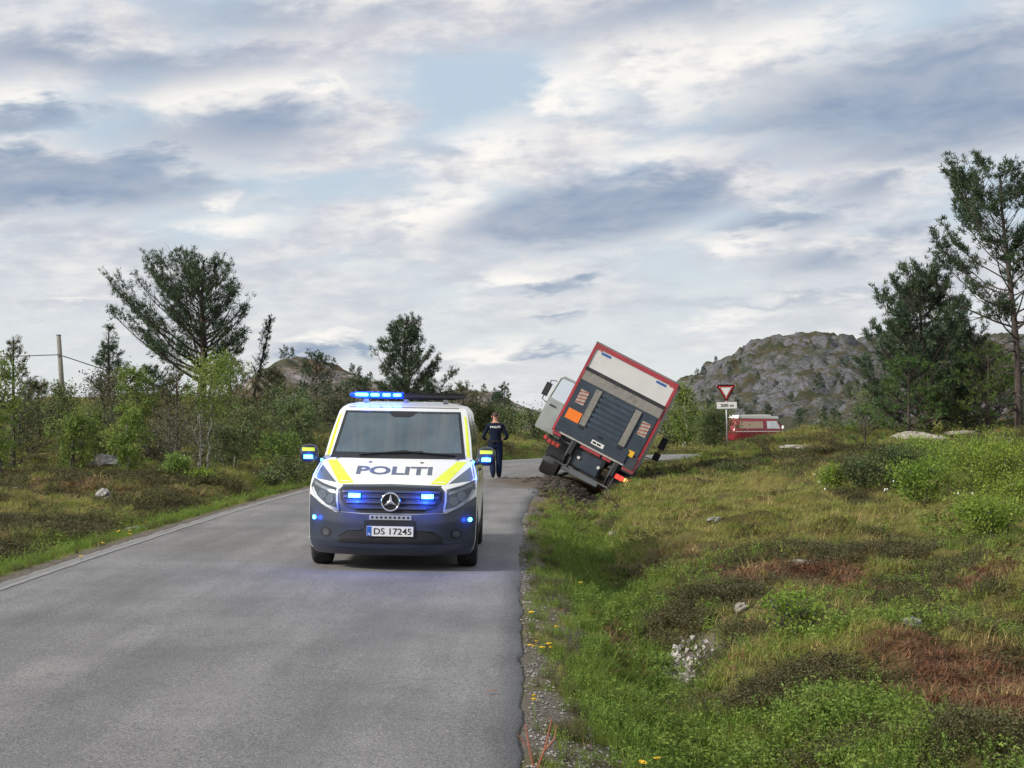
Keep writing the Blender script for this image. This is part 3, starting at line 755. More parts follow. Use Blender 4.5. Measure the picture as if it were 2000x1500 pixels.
wts = np.stack([
    0.10 + 1.5 * fg + .25 * fl + .25 * np.clip(nz2, 0, 1) + left * .05,               # grass
    0.40 + .9 * fp + .75 * topf + .4 * np.clip(nz, -.5, 1) + left * .15,                                         # moorgrass
    0.12 + .45 * fp + .35 * topf + .4 * np.clip(-nz, 0, 1) + .3 * fb,                                # straw
    0.05 + 1.6 * fb + .5 * np.clip(-nz2, 0, 1) * .6,                                      # bracken
    0.10 + 1.1 * lowf + 2.0 * fh + .9 * np.clip(nz2 - .05, 0, 1) + left * .18,                                     # heather
    0.08 + .35 * lowf + 1.5 * fl + .5 * fg + .5 * np.clip(nz * nz2 * 4, 0, 1)], 1)                     # bilberry
wts[:, 0] *= (1 - .8 * fh) * (1 - .9 * fb); wts[:, 1] *= (1 - .8 * fh) * (1 - .85 * fb) * (1 - .75 * fg); wts[:, 5] *= (1 - .8 * fb) * (1 - .7 * fh) * (1 - .8 * fp); wts[:, 4] *= (1 - .85 * fg) * (1 - .85 * fp)
wts = wts ** 1.7
cum = np.cumsum(wts, 1) / wts.sum(1, keepdims=True)
kind_i = (rng.random(len(x))[:, None] > cum).sum(1)
KN = ['grass', 'moorgrass', 'straw', 'bracken', 'heather', 'bilberry']
LAB = {'grass': 'fresh green grass growing along the verges and ditch', 'moorgrass': 'yellow green moor grass covering the hummocks beside the road', 'straw': 'dry straw coloured grass between the moor plants',
       'bracken': 'reddish brown dead growth lying in patches on the moor', 'heather': 'dark heather in low patches across the moor', 'bilberry': 'bright green bilberry leaves spreading over the moor'}
for i, kn in enumerate(KN):
    sel = kind_i == i
    S = sc[sel] * rng.uniform(.6, 1.2, sel.sum()) * (1 + .55 * np.clip(fbm(x[sel] * 1.7, y[sel] * 1.7, 2, 44), -.6, 1))
    if kn == 'grass': S *= 1.0 + .25 * fg[sel]
    near_edge = np.clip((np.abs(t_[sel]) - HALF) / .8, .35, 1)
    scatter({'grass': 'grass', 'moorgrass': 'moor_grass', 'straw': 'dry_grass', 'bracken': 'dead_bracken', 'heather': 'heather', 'bilberry': 'bilberry'}[kn], kn, x[sel], y[sel], S * near_edge, LAB[kn], {'bracken': 'bracken', 'heather': 'heather', 'bilberry': 'bilberry'}.get(kn, 'grass'), 0.0, {'moorgrass': .62, 'straw': .62, 'bracken': .7}.get(kn, .82))

# ------------------------------------------------------------------ trees
def pocket(P, r, wave):
    s = np.zeros(len(P))
    for _ in range(6):
        k = r.normal(size=3); k *= 2 * math.pi / (wave * r.uniform(.7, 1.6)) / np.linalg.norm(k); s += np.sin(P @ k + r.uniform(0, 6.28))
    return s
def needle_geo(P, D, r, n=9, L=.12, W=.022, cone=.95):
    """bunches of needles: P points, D shoot directions"""
    m = len(P); P = np.repeat(P, n, 0); D = np.repeat(D, n, 0)
    q = r.normal(size=(m * n, 3)); d = D + cone * q / np.linalg.norm(q, axis=1)[:, None]; d /= np.linalg.norm(d, axis=1)[:, None] + 1e-9
    e = r.normal(size=(m * n, 3)); u = np.cross(d, e); u /= np.linalg.norm(u, axis=1)[:, None] + 1e-9
    l = (L * r.uniform(.6, 1.25, m * n))[:, None]; P = P + r.normal(size=P.shape) * L * .22
    V = np.stack([P - u * W / 2, P + u * W / 2, P + d * l], 1).reshape(-1, 3)
    return V, np.arange(3 * m * n).reshape(-1, 3)

def limb_path(p0, az_, el0, L, up, n=6, r=None, wig=.06):
    pts = [np.array(p0, float)]; e = el0
    a = az_
    for i in range(n):
        e = e + up / n; a += r.normal() * wig * 1.5
        dd = np.array([math.cos(e) * math.sin(a), math.cos(e) * math.cos(a), math.sin(e)])
        pts.append(pts[-1] + dd * L / n + r.normal(size=3) * L * wig * .18)
    return np.array(pts)

def pine_geo(seed, H, env, el=lambda f: .25 + .5 * f, up=.5, n_limb=40, start=.25, r0=.09, lean=(0, 0), twig_gap=.16, shoot_gap=.085, needle=(.12, .022, 9), bare=.3, dead=0, bend=0.0, twig_len=.36, cone=.95, gap=.9, thin=-.55):
    """wood (trunk and limbs) and needles of a pine; env(f, az) gives limb length at height fraction f"""
    r = np.random.default_rng(seed)
    tn = 12; f = np.linspace(0, 1, tn)
    tx = lean[0] * f + bend * np.sin(f * 5) * H * .02; ty = lean[1] * f
    T = np.stack([tx, ty, f * H - .15 * (f == 0)], 1)
    wood = MB(); wood.tube(T, list(r0 * (1 - f * .92) ** .85 + .006), 8)
    P = []; D = []
    az0 = r.uniform(0, 6.28)
    for i in range(n_limb):
        ff = start + (1 - start) * ((i + r.uniform(-.3, .3)) / n_limb); ff = min(max(ff, start * .9), .985)
        a = az0 + i * 2.39996 + r.normal() * .25
        L = env(ff, a) * r.uniform(.75, 1.15)
        if L < .08: continue
        p0 = np.array([np.interp(ff, f, T[:, 0]), np.interp(ff, f, T[:, 1]), ff * H])
        lp = limb_path(p0, a, el(ff) + r.normal() * .1, L, up, 6, r)
        rl = max(.006, r0 * (1 - ff * .9) * .42 * min(1, L / 1.5))
        wood.tube(lp, list(np.linspace(rl, .005, 7)), 5, False)
        s = np.linspace(0, 1, 7)
        for q in np.arange(bare + r.uniform(0, .05), 1.0, twig_gap / max(L, .2)):
            b = np.array([np.interp(q, s, lp[:, k]) for k in range(3)])
            k = min(int(q * 6), 5); dirn = lp[k + 1] - lp[k]; dirn /= np.linalg.norm(dirn)
            side = np.cross(dirn, [0, 0, 1]); side /= np.linalg.norm(side) + 1e-9
            for sg in (-1, 1):
                if r.random() < .12: continue
                tl = twig_len * L * (1.0 - .58 * q) * r.uniform(.55, 1.2) + .14
                td = dirn * r.uniform(.45, .9) + side * sg * r.uniform(.5, 1.0) + np.array([0, 0, r.uniform(.0, .55)]); td /= np.linalg.norm(td)
                te = b + td * tl; te[2] += tl * .12
                wood.tube([b, (b + te) / 2 + r.normal(size=3) * tl * .04, te], [.008, .006, .003], 3, False)
                for g in np.arange(.40 * tl, tl + .02, shoot_gap):
                    P.append(b + td * g + r.normal(size=3) * .05); D.append(td + np.array([0, 0, .35]))
        for g in np.linspace(.8, 1, 4): P.append(np.array([np.interp(g, s, lp[:, k]) for k in range(3)])); D.append(lp[-1] - lp[-2])
    for i in range(dead):                                            # bare dead branches low on the trunk
        ff = r.uniform(.06, start + .12); a = r.uniform(0, 6.28); p0 = np.array([np.interp(ff, f, T[:, 0]), np.interp(ff, f, T[:, 1]), ff * H])
        L = r.uniform(.4, 1.6) * H / 7
        lp = limb_path(p0, a, r.uniform(-.2, .25), L, r.uniform(-.5, .4), 6, r, .12); wood.tube(lp, list(np.linspace(r0 * .28, .006, 7)), 4, False)
        for q in (2, 3, 4, 5):
            wood.tube(limb_path(lp[q], a + r.choice([-1, 1]) * .8, r.uniform(-.2, .5), L * .3, .2, 4, r, .1), [.012, .01, .008, .006, .004], 3, False)
    for g in np.linspace(.9, 1.0, 5): P.append(T[-1] * g + T[0] * 0); D.append(np.array([0, 0, 1.]))
    P = np.array(P); D = np.array(D)
    kp = pocket(P, r, gap) > thin; P = P[kp]; D = D[kp]; D /= np.linalg.norm(D, axis=1)[:, None] + 1e-9
    V, F = needle_geo(P, D, r, needle[2], needle[0], needle[1], cone)
    return wood, V, F
def plant(name, loc, label, cat, wood, V, F, bark, leafm, group=None, crown='crown', wood_name='trunk', rotz=0.0):
    e = empty(name, loc, (0, 0, rotz)); tag(e, label, cat, group)
    wood.build(wood_name, bark, e, True)
    if getattr(wood, 'limbs', None) and wood.limbs.v: wood.limbs.build('branches', M['bark_grey'], e, True)
    mesh_obj(crown, fast_mesh(crown, V, F), leafm, e)
    return e
def at(px, Y): return (px - 1000) / FPX * Y
def zof(py, Y): return EYE + (808 - py) / FPX * Y

def leafy_geo(seed, H, W, n_leaf, leaf=.06, stems=1, start=.2, r0=.03, shape=1.0, droop=0.0, clump=.16, top=.85, n_limb=16, thin=-.45):
    r = np.random.default_rng(seed); wood = MB(); limbs = MB(); C = []
    for sgi in range(stems):
        a = r.uniform(0, 6.28); off = 0 if stems == 1 else W * .12
        b = np.array([math.cos(a) * off, math.sin(a) * off, -.05]); lean = np.array([math.cos(a), math.sin(a), 0]) * W * r.uniform(.05, .3) * (1 if stems > 1 else .5)
        h = H * r.uniform(.78, 1.0) if stems > 1 else H
        T = np.array([b + lean * f ** 1.3 + np.array([0, 0, h * f]) + (r.normal(size=3) * .02 * H if 0 < f < 1 else 0) for f in np.linspace(0, 1, 8)])
        wood.tube(T, list(np.linspace(r0, .005, 8)), 6)
        for i in range(n_limb):
            f = start + (1 - start) * (i + r.random()) / n_limb
            L = W * .5 * (math.sin(min(1, (f - start * .7) / (top)) * math.pi) ** .7 * .85 + .18) * r.uniform(.6, 1.15) * shape
            p0 = np.array([np.interp(f, np.linspace(0, 1, 8), T[:, k]) for k in range(3)])
            lp = limb_path(p0, r.uniform(0, 6.28), .75 - droop, L, -.3 - droop, 5, r, .1); limbs.tube(lp, list(np.linspace(max(.004, r0 * .28), .002, 6)), 4, False)
            for q in np.linspace(.3, 1, 6): C.append(np.array([np.interp(q, np.linspace(0, 1, 6), lp[:, k]) for k in range(3)]))
        C += [T[-1], T[-2]]
    C = np.array(C)
    pick = C[r.integers(0, len(C), n_leaf)]
    wgt = r.normal(size=(n_leaf, 3)) * clump * W * np.array([.5, .5, .42])
    P = pick + wgt; P[:, 2] = np.maximum(P[:, 2], .03)
    P = P[pocket(P, r, .28 * W) > thin]
    V, F = leaves_geo(P, leaf, r, .2, .75)
    wood.limbs = limbs
    return wood, V, F

# --- the tall pine on the left knoll: long limbs swept up to the left
def env_tall(f, a):
    c = math.sin(a)                                     # +1 right, -1 left
    L = np.interp(f, [.12, .22, .4, .6, .8, 1.0], [1.9, 2.1, 2.1, 2.0, 1.75, .9])
    if c < 0: L *= 1 - c * np.interp(f, [.15, .3, .5, .7, .9], [.45, .95, .95, .7, .4])
    return float(L)
Y = 60; zb = gz(at(388, Y), Y)
w_, V, F = pine_geo(5, zof(540, Y) - zb, env_tall, el=lambda f: .14 + .60 * f, up=.42, n_limb=70, start=.22, r0=.19, lean=(.25, 0), twig_gap=.17, shoot_gap=.10, needle=(.15, .026, 11), bare=.25, bend=1.0, twig_len=.30)
plant('pine_tree', (at(388, Y), Y, zb), 'tall spreading pine on the left knoll with limbs swept up to the left', 'tree', w_, V, F, M['bark'], M['needle'])
# --- the big pine at the right edge of the picture
def env_right(f, a):
    c = math.sin(a)
    L = np.interp(f, [.30, .45, .6, .75, .9, 1.0], [1.6, 2.5, 2.4, 1.95, 1.4, .7]); return float(L * (1 - .32 * c))
Y = 46; zb = gz(at(1990, Y), Y)
w_, V, F = pine_geo(12, zof(345, Y) - zb, env_right, el=lambda f: .10 + .50 * f, up=.55, n_limb=48, start=.36, r0=.12, lean=(-.45, 0), thin=-1.1, twig_gap=.15, shoot_gap=.085, needle=(.14, .028, 12), bare=.40, dead=22, bend=.6, twig_len=.30)
plant('pine_tree', (at(1990, Y), Y, zb), 'tall open pine at the right edge with bare lower branches', 'tree', w_, V, F, M['bark'], M['needle'])
# --- broad dense pine beside it
def env_broad(f, a):
    c = math.sin(a); L = np.interp(f, [.05, .2, .45, .7, .9, 1], [2.4, 2.5, 2.3, 1.8, 1.2, .5]); return float(L * (1 - .08 * c))
Y = 52; zb = gz(at(1815, Y), Y)
w_, V, F = pine_geo(21, zof(560, Y) - zb, env_broad, el=lambda f: .05 + .8 * f, up=.55, n_limb=72, start=.05, r0=.12, lean=(-.35, 0), twig_gap=.15, shoot_gap=.09, needle=(.15, .028, 12), bare=.22)
plant('pine_tree', (at(1815, Y), Y, zb), 'broad dense dark pine left of the tall open pine', 'tree', w_, V, F, M['bark'], M['needle'])
Y = 50; zb = gz(at(1930, Y), Y)
w_, V, F = pine_geo(22, 2.7, lambda f, a: float(np.interp(f, [.05, .4, .8, 1], [1.9, 1.7, .9, .3])), el=lambda f: .05 + .6 * f, up=.4, n_limb=34, start=.08, r0=.07, twig_gap=.18, shoot_gap=.12, needle=(.12, .025, 10), bare=.2, dead=6)
plant('pine_tree', (at(1930, Y), Y, zb), 'low bushy pine with fresh green shoots below the tall open pine', 'tree', w_, V, F, M['bark'], M['needle_fresh'])
Y = 53; zb = gz(at(1885, Y), Y)
w_, V, F = pine_geo(25, 3.3, lambda f, a: float(np.interp(f, [.05, .4, .8, 1], [2.0, 1.9, 1.2, .5])), el=lambda f: .05 + .6 * f, up=.4, n_limb=44, start=.08, r0=.08, twig_gap=.16, shoot_gap=.10, needle=(.14, .028, 11), bare=.2, dead=4)
plant('pine_tree', (at(1885, Y), Y, zb), 'round dark pine between the broad dense pine and the tall open pine', 'tree', w_, V, F, M['bark'], M['needle'])
Y = 49; zb = gz(at(1775, Y), Y)
w_, V, F = pine_geo(23, 2.3, lambda f, a: float(np.interp(f, [.05, .4, .8, 1], [1.5, 1.5, .8, .3])), el=lambda f: .05 + .6 * f, up=.4, n_limb=30, start=.08, r0=.06, twig_gap=.18, shoot_gap=.12, needle=(.12, .025, 10), bare=.2, dead=4)
plant('pine_tree', (at(1775, Y), Y, zb), 'low bright green pine in front of the broad dense pine', 'tree', w_, V, F, M['bark'], M['needle_fresh'])
Y = 44; zb = gz(at(1690, Y), Y)
w_, V, F = pine_geo(24, 1.05, lambda f, a: float(np.interp(f, [.1, .4, .8, 1], [.5, .55, .3, .1])), el=lambda f: .3 + .5 * f, up=.4, n_limb=16, start=.2, r0=.022, thin=-1.6, twig_gap=.12, shoot_gap=.10, needle=(.10, .018, 8), bare=.3)
plant('pine_sapling', (at(1690, Y), Y, zb), 'small pine sapling standing alone on the right-hand rise', 'tree', w_, V, F, M['bark'], M['needle_fresh'])
# --- cone-shaped pine, left
cone_env = lambda k: (lambda f, a: float(k * np.interp(f, [.05, .25, .5, .75, 1], [1.0, .86, .62, .36, .06])))
Y = 64; zb = gz(at(212, Y), Y)
w_, V, F = pine_geo(31, zof(640, Y) - zb, cone_env(.98), el=lambda f: .05 + .5 * f, up=.35, n_limb=52, start=.08, r0=.08, thin=-1.6, twig_gap=.15, shoot_gap=.10, needle=(.12, .024, 10), bare=.2)
plant('pine_tree', (at(212, Y), Y, zb), 'cone shaped pine standing on the skyline beside the leaning pole', 'tree', w_, V, F, M['bark'], M['needle'])
# --- pine behind the van
def env_mid(f, a):
    c = math.sin(a); L = np.interp(f, [.1, .25, .45, .7, .9, 1], [2.3, 2.0, 1.75, 1.45, 1.0, .4]); return float(L * (1 + .2 * c * (f < .4)))
Y = 72; zb = gz(at(790, Y), Y)
w_, V, F = pine_geo(41, zof(640, Y) - zb, env_mid, el=lambda f: .12 + .75 * f, up=.6, n_limb=62, start=.14, r0=.11, lean=(.0, 0), thin=-1.0, twig_gap=.16, shoot_gap=.10, needle=(.15, .028, 11), bare=.25)
plant('pine_tree', (at(790, Y), Y, zb), 'round topped pine rising behind the police van', 'tree', w_, V, F, M['bark'], M['needle'])
# --- slim sparse spruce at the far left
Y = 38; zb = gz(at(26, Y), Y)
w_, V, F = pine_geo(51, zof(660, Y) - zb, lambda f, a: float(np.interp(f, [.05, .3, .55, .8, 1], [.62, .70, .62, .34, .05])), el=lambda f: .05 + .5 * f, up=.45, n_limb=42, start=.05, r0=.06, twig_gap=.15, shoot_gap=.12, needle=(.09, .018, 8), bare=.35, twig_len=.3, thin=-1.4)
plant('pine_tree', (at(26, Y), Y, zb), 'slim sparse young pine at the far left edge', 'tree', w_, V, F, M['bark'], M['needle_brown'])
# --- leaning sapling right of the tall pine
Y = 60; zb = gz(at(488, Y), Y)
w_, V, F = pine_geo(61, zof(628, Y) - zb, lambda f, a: float(np.interp(f, [.2, .5, .8, 1], [.4, .45, .32, .1])), el=lambda f: .5 + .5 * f, up=.5, n_limb=30, start=.3, r0=.05, lean=(.75, 0), thin=-1.6, twig_gap=.14, shoot_gap=.11, needle=(.10, .022, 9), bare=.15)
plant('pine_sapling', (at(488, Y), Y, zb), 'thin leaning pine sapling right of the tall spreading pine', 'tree', w_, V, F, M['bark'], M['needle'])
# --- dark bushy pines of the knoll: (px, Y, H, W, label)
for i, (px, Y, H, W, lab, mt) in enumerate([
        (300, 58, 1.5, 1.4, 'low dark pine at the foot of the tall spreading pine', 'needle'),
        (450, 57, 2.1, 1.6, 'dark bushy pine in the thicket right of the tall spreading pine', 'needle_brown'),
        (535, 60, 1.6, 1.2, 'dark pine on the slope below the leaning sapling', 'needle_brown'),
        (618, 66, 2.1, 1.5, 'dark round pine left of the roof lights of the police van', 'needle'),
        (690, 70, 1.5, 1.6, 'dark pine directly behind the lit half of the light bar', 'needle'),
        (835, 74, 2.6, 1.6, 'dark low pine behind the unlit half of the light bar', 'needle'),
        (345, 50, 1.9, 1.2, 'brownish young pine in the middle of the left thicket', 'needle_brown'),
        (75, 47, 1.6, 1.0, 'brownish young pine between the slim pine and the pole', 'needle_brown'),
        (905, 88, 2.2, 1.9, 'dark bushy pine behind the officer, nearest to the van', 'needle_brown'),
        (975, 96, 2.3, 1.5, 'dark pine on the slope behind the officer, farther from the van', 'needle')]):
    zb = gz(at(px, Y), Y)
    w_, V, F = pine_geo(70 + i, H, lambda f, a, W=W: float(W * np.interp(f, [.05, .3, .7, 1], [.75, .85, .55, .15])), el=lambda f: .1 + .6 * f, up=.45, n_limb=30, start=.08, r0=.06, twig_gap=.18, shoot_gap=.13, needle=(.12, .026, 10), bare=.2)
    plant('bushy_pine', (at(px, Y), Y, zb), lab, 'tree', w_, V, F, M['bark'], M[mt], 'dark pines of the left knoll')
# --- birches and leafy shrubs: (px, Y, H, W, leaves, leaf, stems, material, label)
BIR = [(252, 38, 1.62, .95, 4200, .048, 1, 'birch', 'small bright green birch with a pale leaning stem near the road'),
       (140, 40, 1.55, 1.35, 4200, .050, 3, 'birch', 'yellow green birch clump right of the slim young pine'),
       (118, 46, 1.9, 1.1, 3000, .05, 2, 'birch_dull', 'loose leafed birch in front of the leaning pole'),
       (185, 43, 1.4, 1.2, 3200, .05, 3, 'birch_dull', 'low leafy bush between the two bright birches'),
       (280, 48, 2.35, 1.2, 4200, .055, 2, 'birch', 'taller bright birch left of the tall pine trunk'),
       (395, 49, 2.5, 1.9, 5200, .055, 2, 'birch', 'round crowned bright birch below the tall pine'),
       (345, 42, 1.55, 1.3, 1500, .045, 4, 'birch_grey', 'sparse greyish bush with bare twigs in the left thicket'),
       (392, 40, 1.5, 1.1, 1300, .045, 4, 'birch_grey', 'nearly bare birch with several white stems'),
       (445, 41, 1.35, 1.1, 3400, .050, 2, 'birch_dull', 'dull green birch right of the white stemmed birch'),
       (345, 36.5, .55, .6, 1500, .045, 3, 'birch', 'knee high bright shrub at the front of the thicket'),
       (395, 36, .35, .6, 1200, .04, 3, 'willow', 'low yellow green shrub on the moor in front of the thicket'),
       (500, 46, 1.6, 1.7, 3600, .055, 3, 'birch_dull', 'dull leafy bush halfway between thicket and van'),
       (600, 48, 1.75, 1.7, 5200, .055, 3, 'birch_dull', 'pale leafy bush left of the van mirror'),
       (545, 44, 1.1, 1.0, 2600, .05, 3, 'birch', 'yellow green shrub left of the pale leafy bush'),
       (525, 39, .5, .6, 1300, .045, 3, 'birch_dull', 'small bluish green shrub close to the road edge'),
       (-8, 36, 2.6, 1.2, 4200, .055, 2, 'birch', 'bright birch cut off by the left edge of the picture'),
       (655, 58, 1.7, 2.0, 3600, .06, 3, 'birch_grey', 'greyish bush behind the left windscreen pillar of the van'),
       (30, 44, 1.3, 1.3, 2600, .05, 3, 'birch_dull', 'dull bush behind the slim young pine'),
       (560, 53, 1.7, 1.9, 3400, .055, 4, 'juniper', 'dark scrub on the slope left of the van'),
       (215, 52, 1.7, 1.8, 3000, .055, 4, 'birch_grey', 'brownish scrub below the cone shaped pine'),
       (300, 44, 1.0, 1.2, 2400, .05, 4, 'birch_grey', 'low twiggy bush right of the small leaning birch'),
       (565, 40, .7, 1.2, 2400, .045, 4, 'juniper', 'low dark bush at the road bend left of the van'),
       (1345, 84, 3.3, 1.7, 4200, .085, 2, 'birch', 'bright green birch just right of the tilted lorry'),
       (1378, 86, 2.5, 2.6, 6500, .085, 3, 'birch_dull', 'wide dark green birch thicket behind the yield sign post'),
       (1310, 88, 2.2, 2.0, 4000, .085, 3, 'birch_dull', 'dull green birch partly hidden by the tilted lorry'),
       (1860, 55, 2.0, 2.2, 3600, .06, 3, 'birch_dull', 'leafy undergrowth behind the low bright pine'),
       (1710, 58, 1.6, 1.6, 3000, .06, 3, 'birch_dull', 'leafy bush left of the broad dense pine'),
       (1625, 90, 1.9, 2.4, 3000, .09, 3, 'juniper', 'dark bush on the skyline right of the red camper'),
       (1000, 84, 1.3, 2.6, 3600, .08, 4, 'juniper', 'dark scrub across the road behind the officer'),
       (1060, 80, 1.5, 2.4, 3600, .08, 4, 'juniper', 'dark scrub across the road left of the lorry door'),
       (930, 74, 1.4, 2.0, 3600, .07, 4, 'juniper', 'dark scrub on the road bend left of the officer')]
for i, (px, Y, H, W, nl, lf, st, mt, lab) in enumerate(BIR):
    X = at(px, Y); zb = gz(X, Y)
    w_, V, F = leafy_geo(200 + i, H, W, int(nl * (1.9 if mt != 'birch_grey' else 1.6)), lf * 1.1, st, start=.16 if st < 3 else .06, r0=.016 + .010 * H, clump=.24, droop=.1)
    plant('birch_tree' if mt.startswith('birch') else 'leafy_shrub', (X, Y, zb), lab, 'tree' if mt.startswith('birch') else 'shrub', w_, V, F, M['birch_bark'] if ('white' in lab or 'pale leaning' in lab or 'bright green birch' in lab) else M['bark_grey'], M[mt], 'birches and leafy shrubs around the road', 'crown', 'trunk')
# --- shrubs on the right-hand moor: (px, Y, H, W, leaves, leaf, mat, label)
SHR = [(1905, 27.5, .82, 1.35, 4600, .034, 'willow', 'large bright green shrub on the right-hand moor'),
       (2010, 25.5, .85, 1.3, 4000, .034, 'willow', 'bright green shrub cut off by the right edge of the picture'),
       (1800, 24.5, .55, .8, 2600, .032, 'willow', 'yellow green shrub in front of the large bright shrub'),
       (1750, 30, .62, 1.1, 4200, .030, 'juniper', 'dark green shrub left of the large bright shrub'),
       (1690, 29.5, .42, .75, 2400, .030, 'juniper', 'low dark shrub with dead twigs at the end of the shrub row'),
       (1825, 33, .6, 1.4, 3600, .034, 'willow', 'bright shrub behind the dark green shrub'),
       (1622, 30, .48, .5, 1500, .032, 'willow', 'small bright bush standing apart left of the shrub row'),
       (1945, 20.5, .45, .8, 2400, .030, 'willow', 'low green shrub below the large bright shrub'),
       (1990, 22.8, .55, .8, 2400, .030, 'willow', 'green shrub at the right edge below the cut off shrub'),
       (1425, 41, .42, .55, 1500, .03, 'juniper', 'small round dark shrub on the slope right of the lorry'),
       (1560, 12.6, .30, .45, 1100, .024, 'willow', 'small leafy shrub with dead twigs in the foreground moor')]
for i, (px, Y, H, W, nl, lf, mt, lab) in enumerate(SHR):
    X = at(px, Y); zb = gz(X, Y)
    w_, V, F = leafy_geo(300 + i, H * 1.15, W * 1.2, int(nl * 2.2), lf * 1.1, 7, start=.1, r0=.010, clump=.18, n_limb=9, thin=-1.3)
    plant('leafy_shrub', (X, Y, zb), lab, 'shrub', w_, V, F, M['bark_grey'], M[mt], 'shrubs on the right-hand moor', 'foliage', 'stems')

# --- small pines dotted over the two hills
def small_pine_meshes(seed, k=1.0):
    w_, V, F = pine_geo(seed, 3.4, lambda f, a: float(k * np.interp(f, [.1, .35, .7, 1], [1.0, 1.1, .75, .25])), el=lambda f: .1 + .6 * f, up=.4, n_limb=24, start=.12, r0=.07, twig_gap=.3, shoot_gap=.2, needle=(.26, .07, 7), bare=.15)
    wm = w_.build('trunk', M['bark'], None, True); cm = mesh_obj('crown', fast_mesh('crown', V, F), M['needle'])
    return wm, cm
variants = []
for sd, k in ((401, 1.0), (402, 1.35), (403, .8)):
    variants.append(small_pine_meshes(sd, k))
hr = np.random.default_rng(77)
def hill_tree(i, X, Y, Z, s, lab, grp):
    wm, cm = variants[i % 3]
    e = empty('hill_pine', (X, Y, Z - .15)); e.scale = (s, s, s); e.rotation_euler = (0, 0, hr.uniform(0, 6.28)); tag(e, lab, 'tree', grp)
    for src in (wm, cm):
        c = src.copy(); COL.objects.link(c); c.parent = e
ht = 0
for (px, dep, s) in [(1305, 300, .85), (1318, 306, .75), (1338, 305, .8), (1352, 312, .65), (1362, 318, .7), (1375, 322, 1.0), (1398, 324, .85), (1408, 318, .6), (1450, 328, .7), (1695, 328, .7), (1715, 326, .85), (1440, 262, 1.0), (1500, 250, 1.1), (1545, 258, .9), (1570, 246, 1.2), (1600, 262, 1.3), (1640, 270, 1.2), (1660, 255, 1.1), (1480, 285, .8), (1388, 270, 1.1), (1345, 262, 1.2), (1415, 245, 1.2), (1530, 300, .7), (1690, 285, 1.1), (1360, 240, 1.2), (1460, 238, 1.0), (1610, 240, 1.2), (1585, 285, .7), (1330, 285, .9), (1372, 290, .7), (1425, 292, .8), (1475, 262, .9), (1515, 278, .8), (1560, 232, 1.1), (1630, 230, 1.2), (1675, 236, 1.1), (1505, 228, 1.0), (1400, 228, 1.1), (1445, 310, .6), (1620, 305, .6)]:
    X = at(px, dep); hill_tree(ht, X, dep, hill_z('rocky_hill', X, dep), s * .72, 'small pine silhouetted on the skyline of the rocky hill' if ht < 11 else 'small dark pine on the slope of the rocky hill behind the red camper', 'pines on the skyline of the rocky hill' if ht < 11 else 'pines on the slope of the rocky hill'); ht += 1
for (px, dep, s) in [(556, 148, .55), (571, 150, .45), (652, 150, .4), (688, 148, .5), (702, 146, .55), (724, 150, .4), (898, 150, .42), (985, 140, .85), (945, 146, .4), (968, 132, .6), (925, 128, .6), (640, 125, .7), (590, 120, .7), (880, 130, .5)]:
    X = at(px, dep); hill_tree(ht, X, dep, hill_z('heather_ridge', X, dep), s * .8, 'small pine on the heather ridge left of the light bar of the van' if px < 760 else 'small pine on the heather ridge right of the light bar of the van', 'pines on the left heather ridge' if px < 760 else 'pines on the right heather ridge'); ht += 1
for wm, cm in variants:
    bpy.data.objects.remove(wm); bpy.data.objects.remove(cm)

# ------------------------------------------------------------------ stones
def stone(name, X, Y, sx, sy, sz, label, mat, seed, cat='boulder', group=None, sink=.35):
    r = np.random.default_rng(seed); bm = bmesh.new(); bmesh.ops.create_icosphere(bm, subdivisions=3, radius=1)
    o3 = r.uniform(0, 50, 3)
    for v in bm.verts:
        n = float(fbm(np.array([v.co.x * 1.3 + o3[0]]), np.array([v.co.y * 1.3 + v.co.z * 1.7 + o3[1]]), 4, seed)[0])
        k = 1 + .55 * n; v.co = Vector((v.co.x * sx * k, v.co.y * sy * k, v.co.z * sz * k))
    me = bpy.data.meshes.new(name); bm.to_mesh(me); bm.free()
    o = mesh_obj(name, me, mat); o.location = (X, Y, gz(X, Y) + sz * (1 - 2 * sink)); o.rotation_euler = (0, 0, r.uniform(0, 3))
    return tag(o, label, cat, group)
def st(px, Y, *a, **k): return stone('boulder', at(px, Y), Y, *a, **k)
st(1568, 18.8, .16, .10, .07, 'pale flat boulder above the brown patch on the right-hand moor', M['rock_pale'], 1, group='boulders on the moor')
st(1778, 12.0, .075, .07, .08, 'dark hollowed boulder in the leafy foreground at the right', M['rock'], 2, group='boulders on the moor')
st(1352, 38.5, .36, .22, .12, 'pale slab on the slope right of the lorry tail lights', M['rock_pale'], 3, group='boulders on the moor')
st(1345, 52, .55, .3, .10, 'long pale slab below the strip of road behind the lorry', M['rock_pale'], 4, group='boulders on the moor')
st(1447, 15.0, .07, .06, .05, 'small pale stone at the right end of the stream bed', M['rock_pale'], 5, group='boulders on the moor')
st(1200, 27.0, .14, .08, .05, 'small pale stone in the grass below the lorry', M['rock_pale'], 6, group='boulders on the moor')
st(1395, 23.5, .12, .08, .05, 'small grey stone in the pale moor grass', M['rock'], 7, group='boulders on the moor')
st(1640, 23.5, .15, .12, .09, 'brownish stone below the row of shrubs', M['rock'], 8, group='boulders on the moor')
st(203, 31, .18, .12, .12, 'grey rounded boulder on the left-hand moor', M['rock'], 9, group='boulders on the moor')
st(265, 25, .20, .14, .08, 'half buried boulder near the left road verge', M['rock'], 10, group='boulders on the moor')
st(205, 40, .35, .25, .22, 'dark boulder between the bright birches', M['rock'], 11, group='boulders on the moor')
st(170, 34, .30, .2, .06, 'flat pale rock left of the bright birch', M['rock_pale'], 12, group='boulders on the moor')
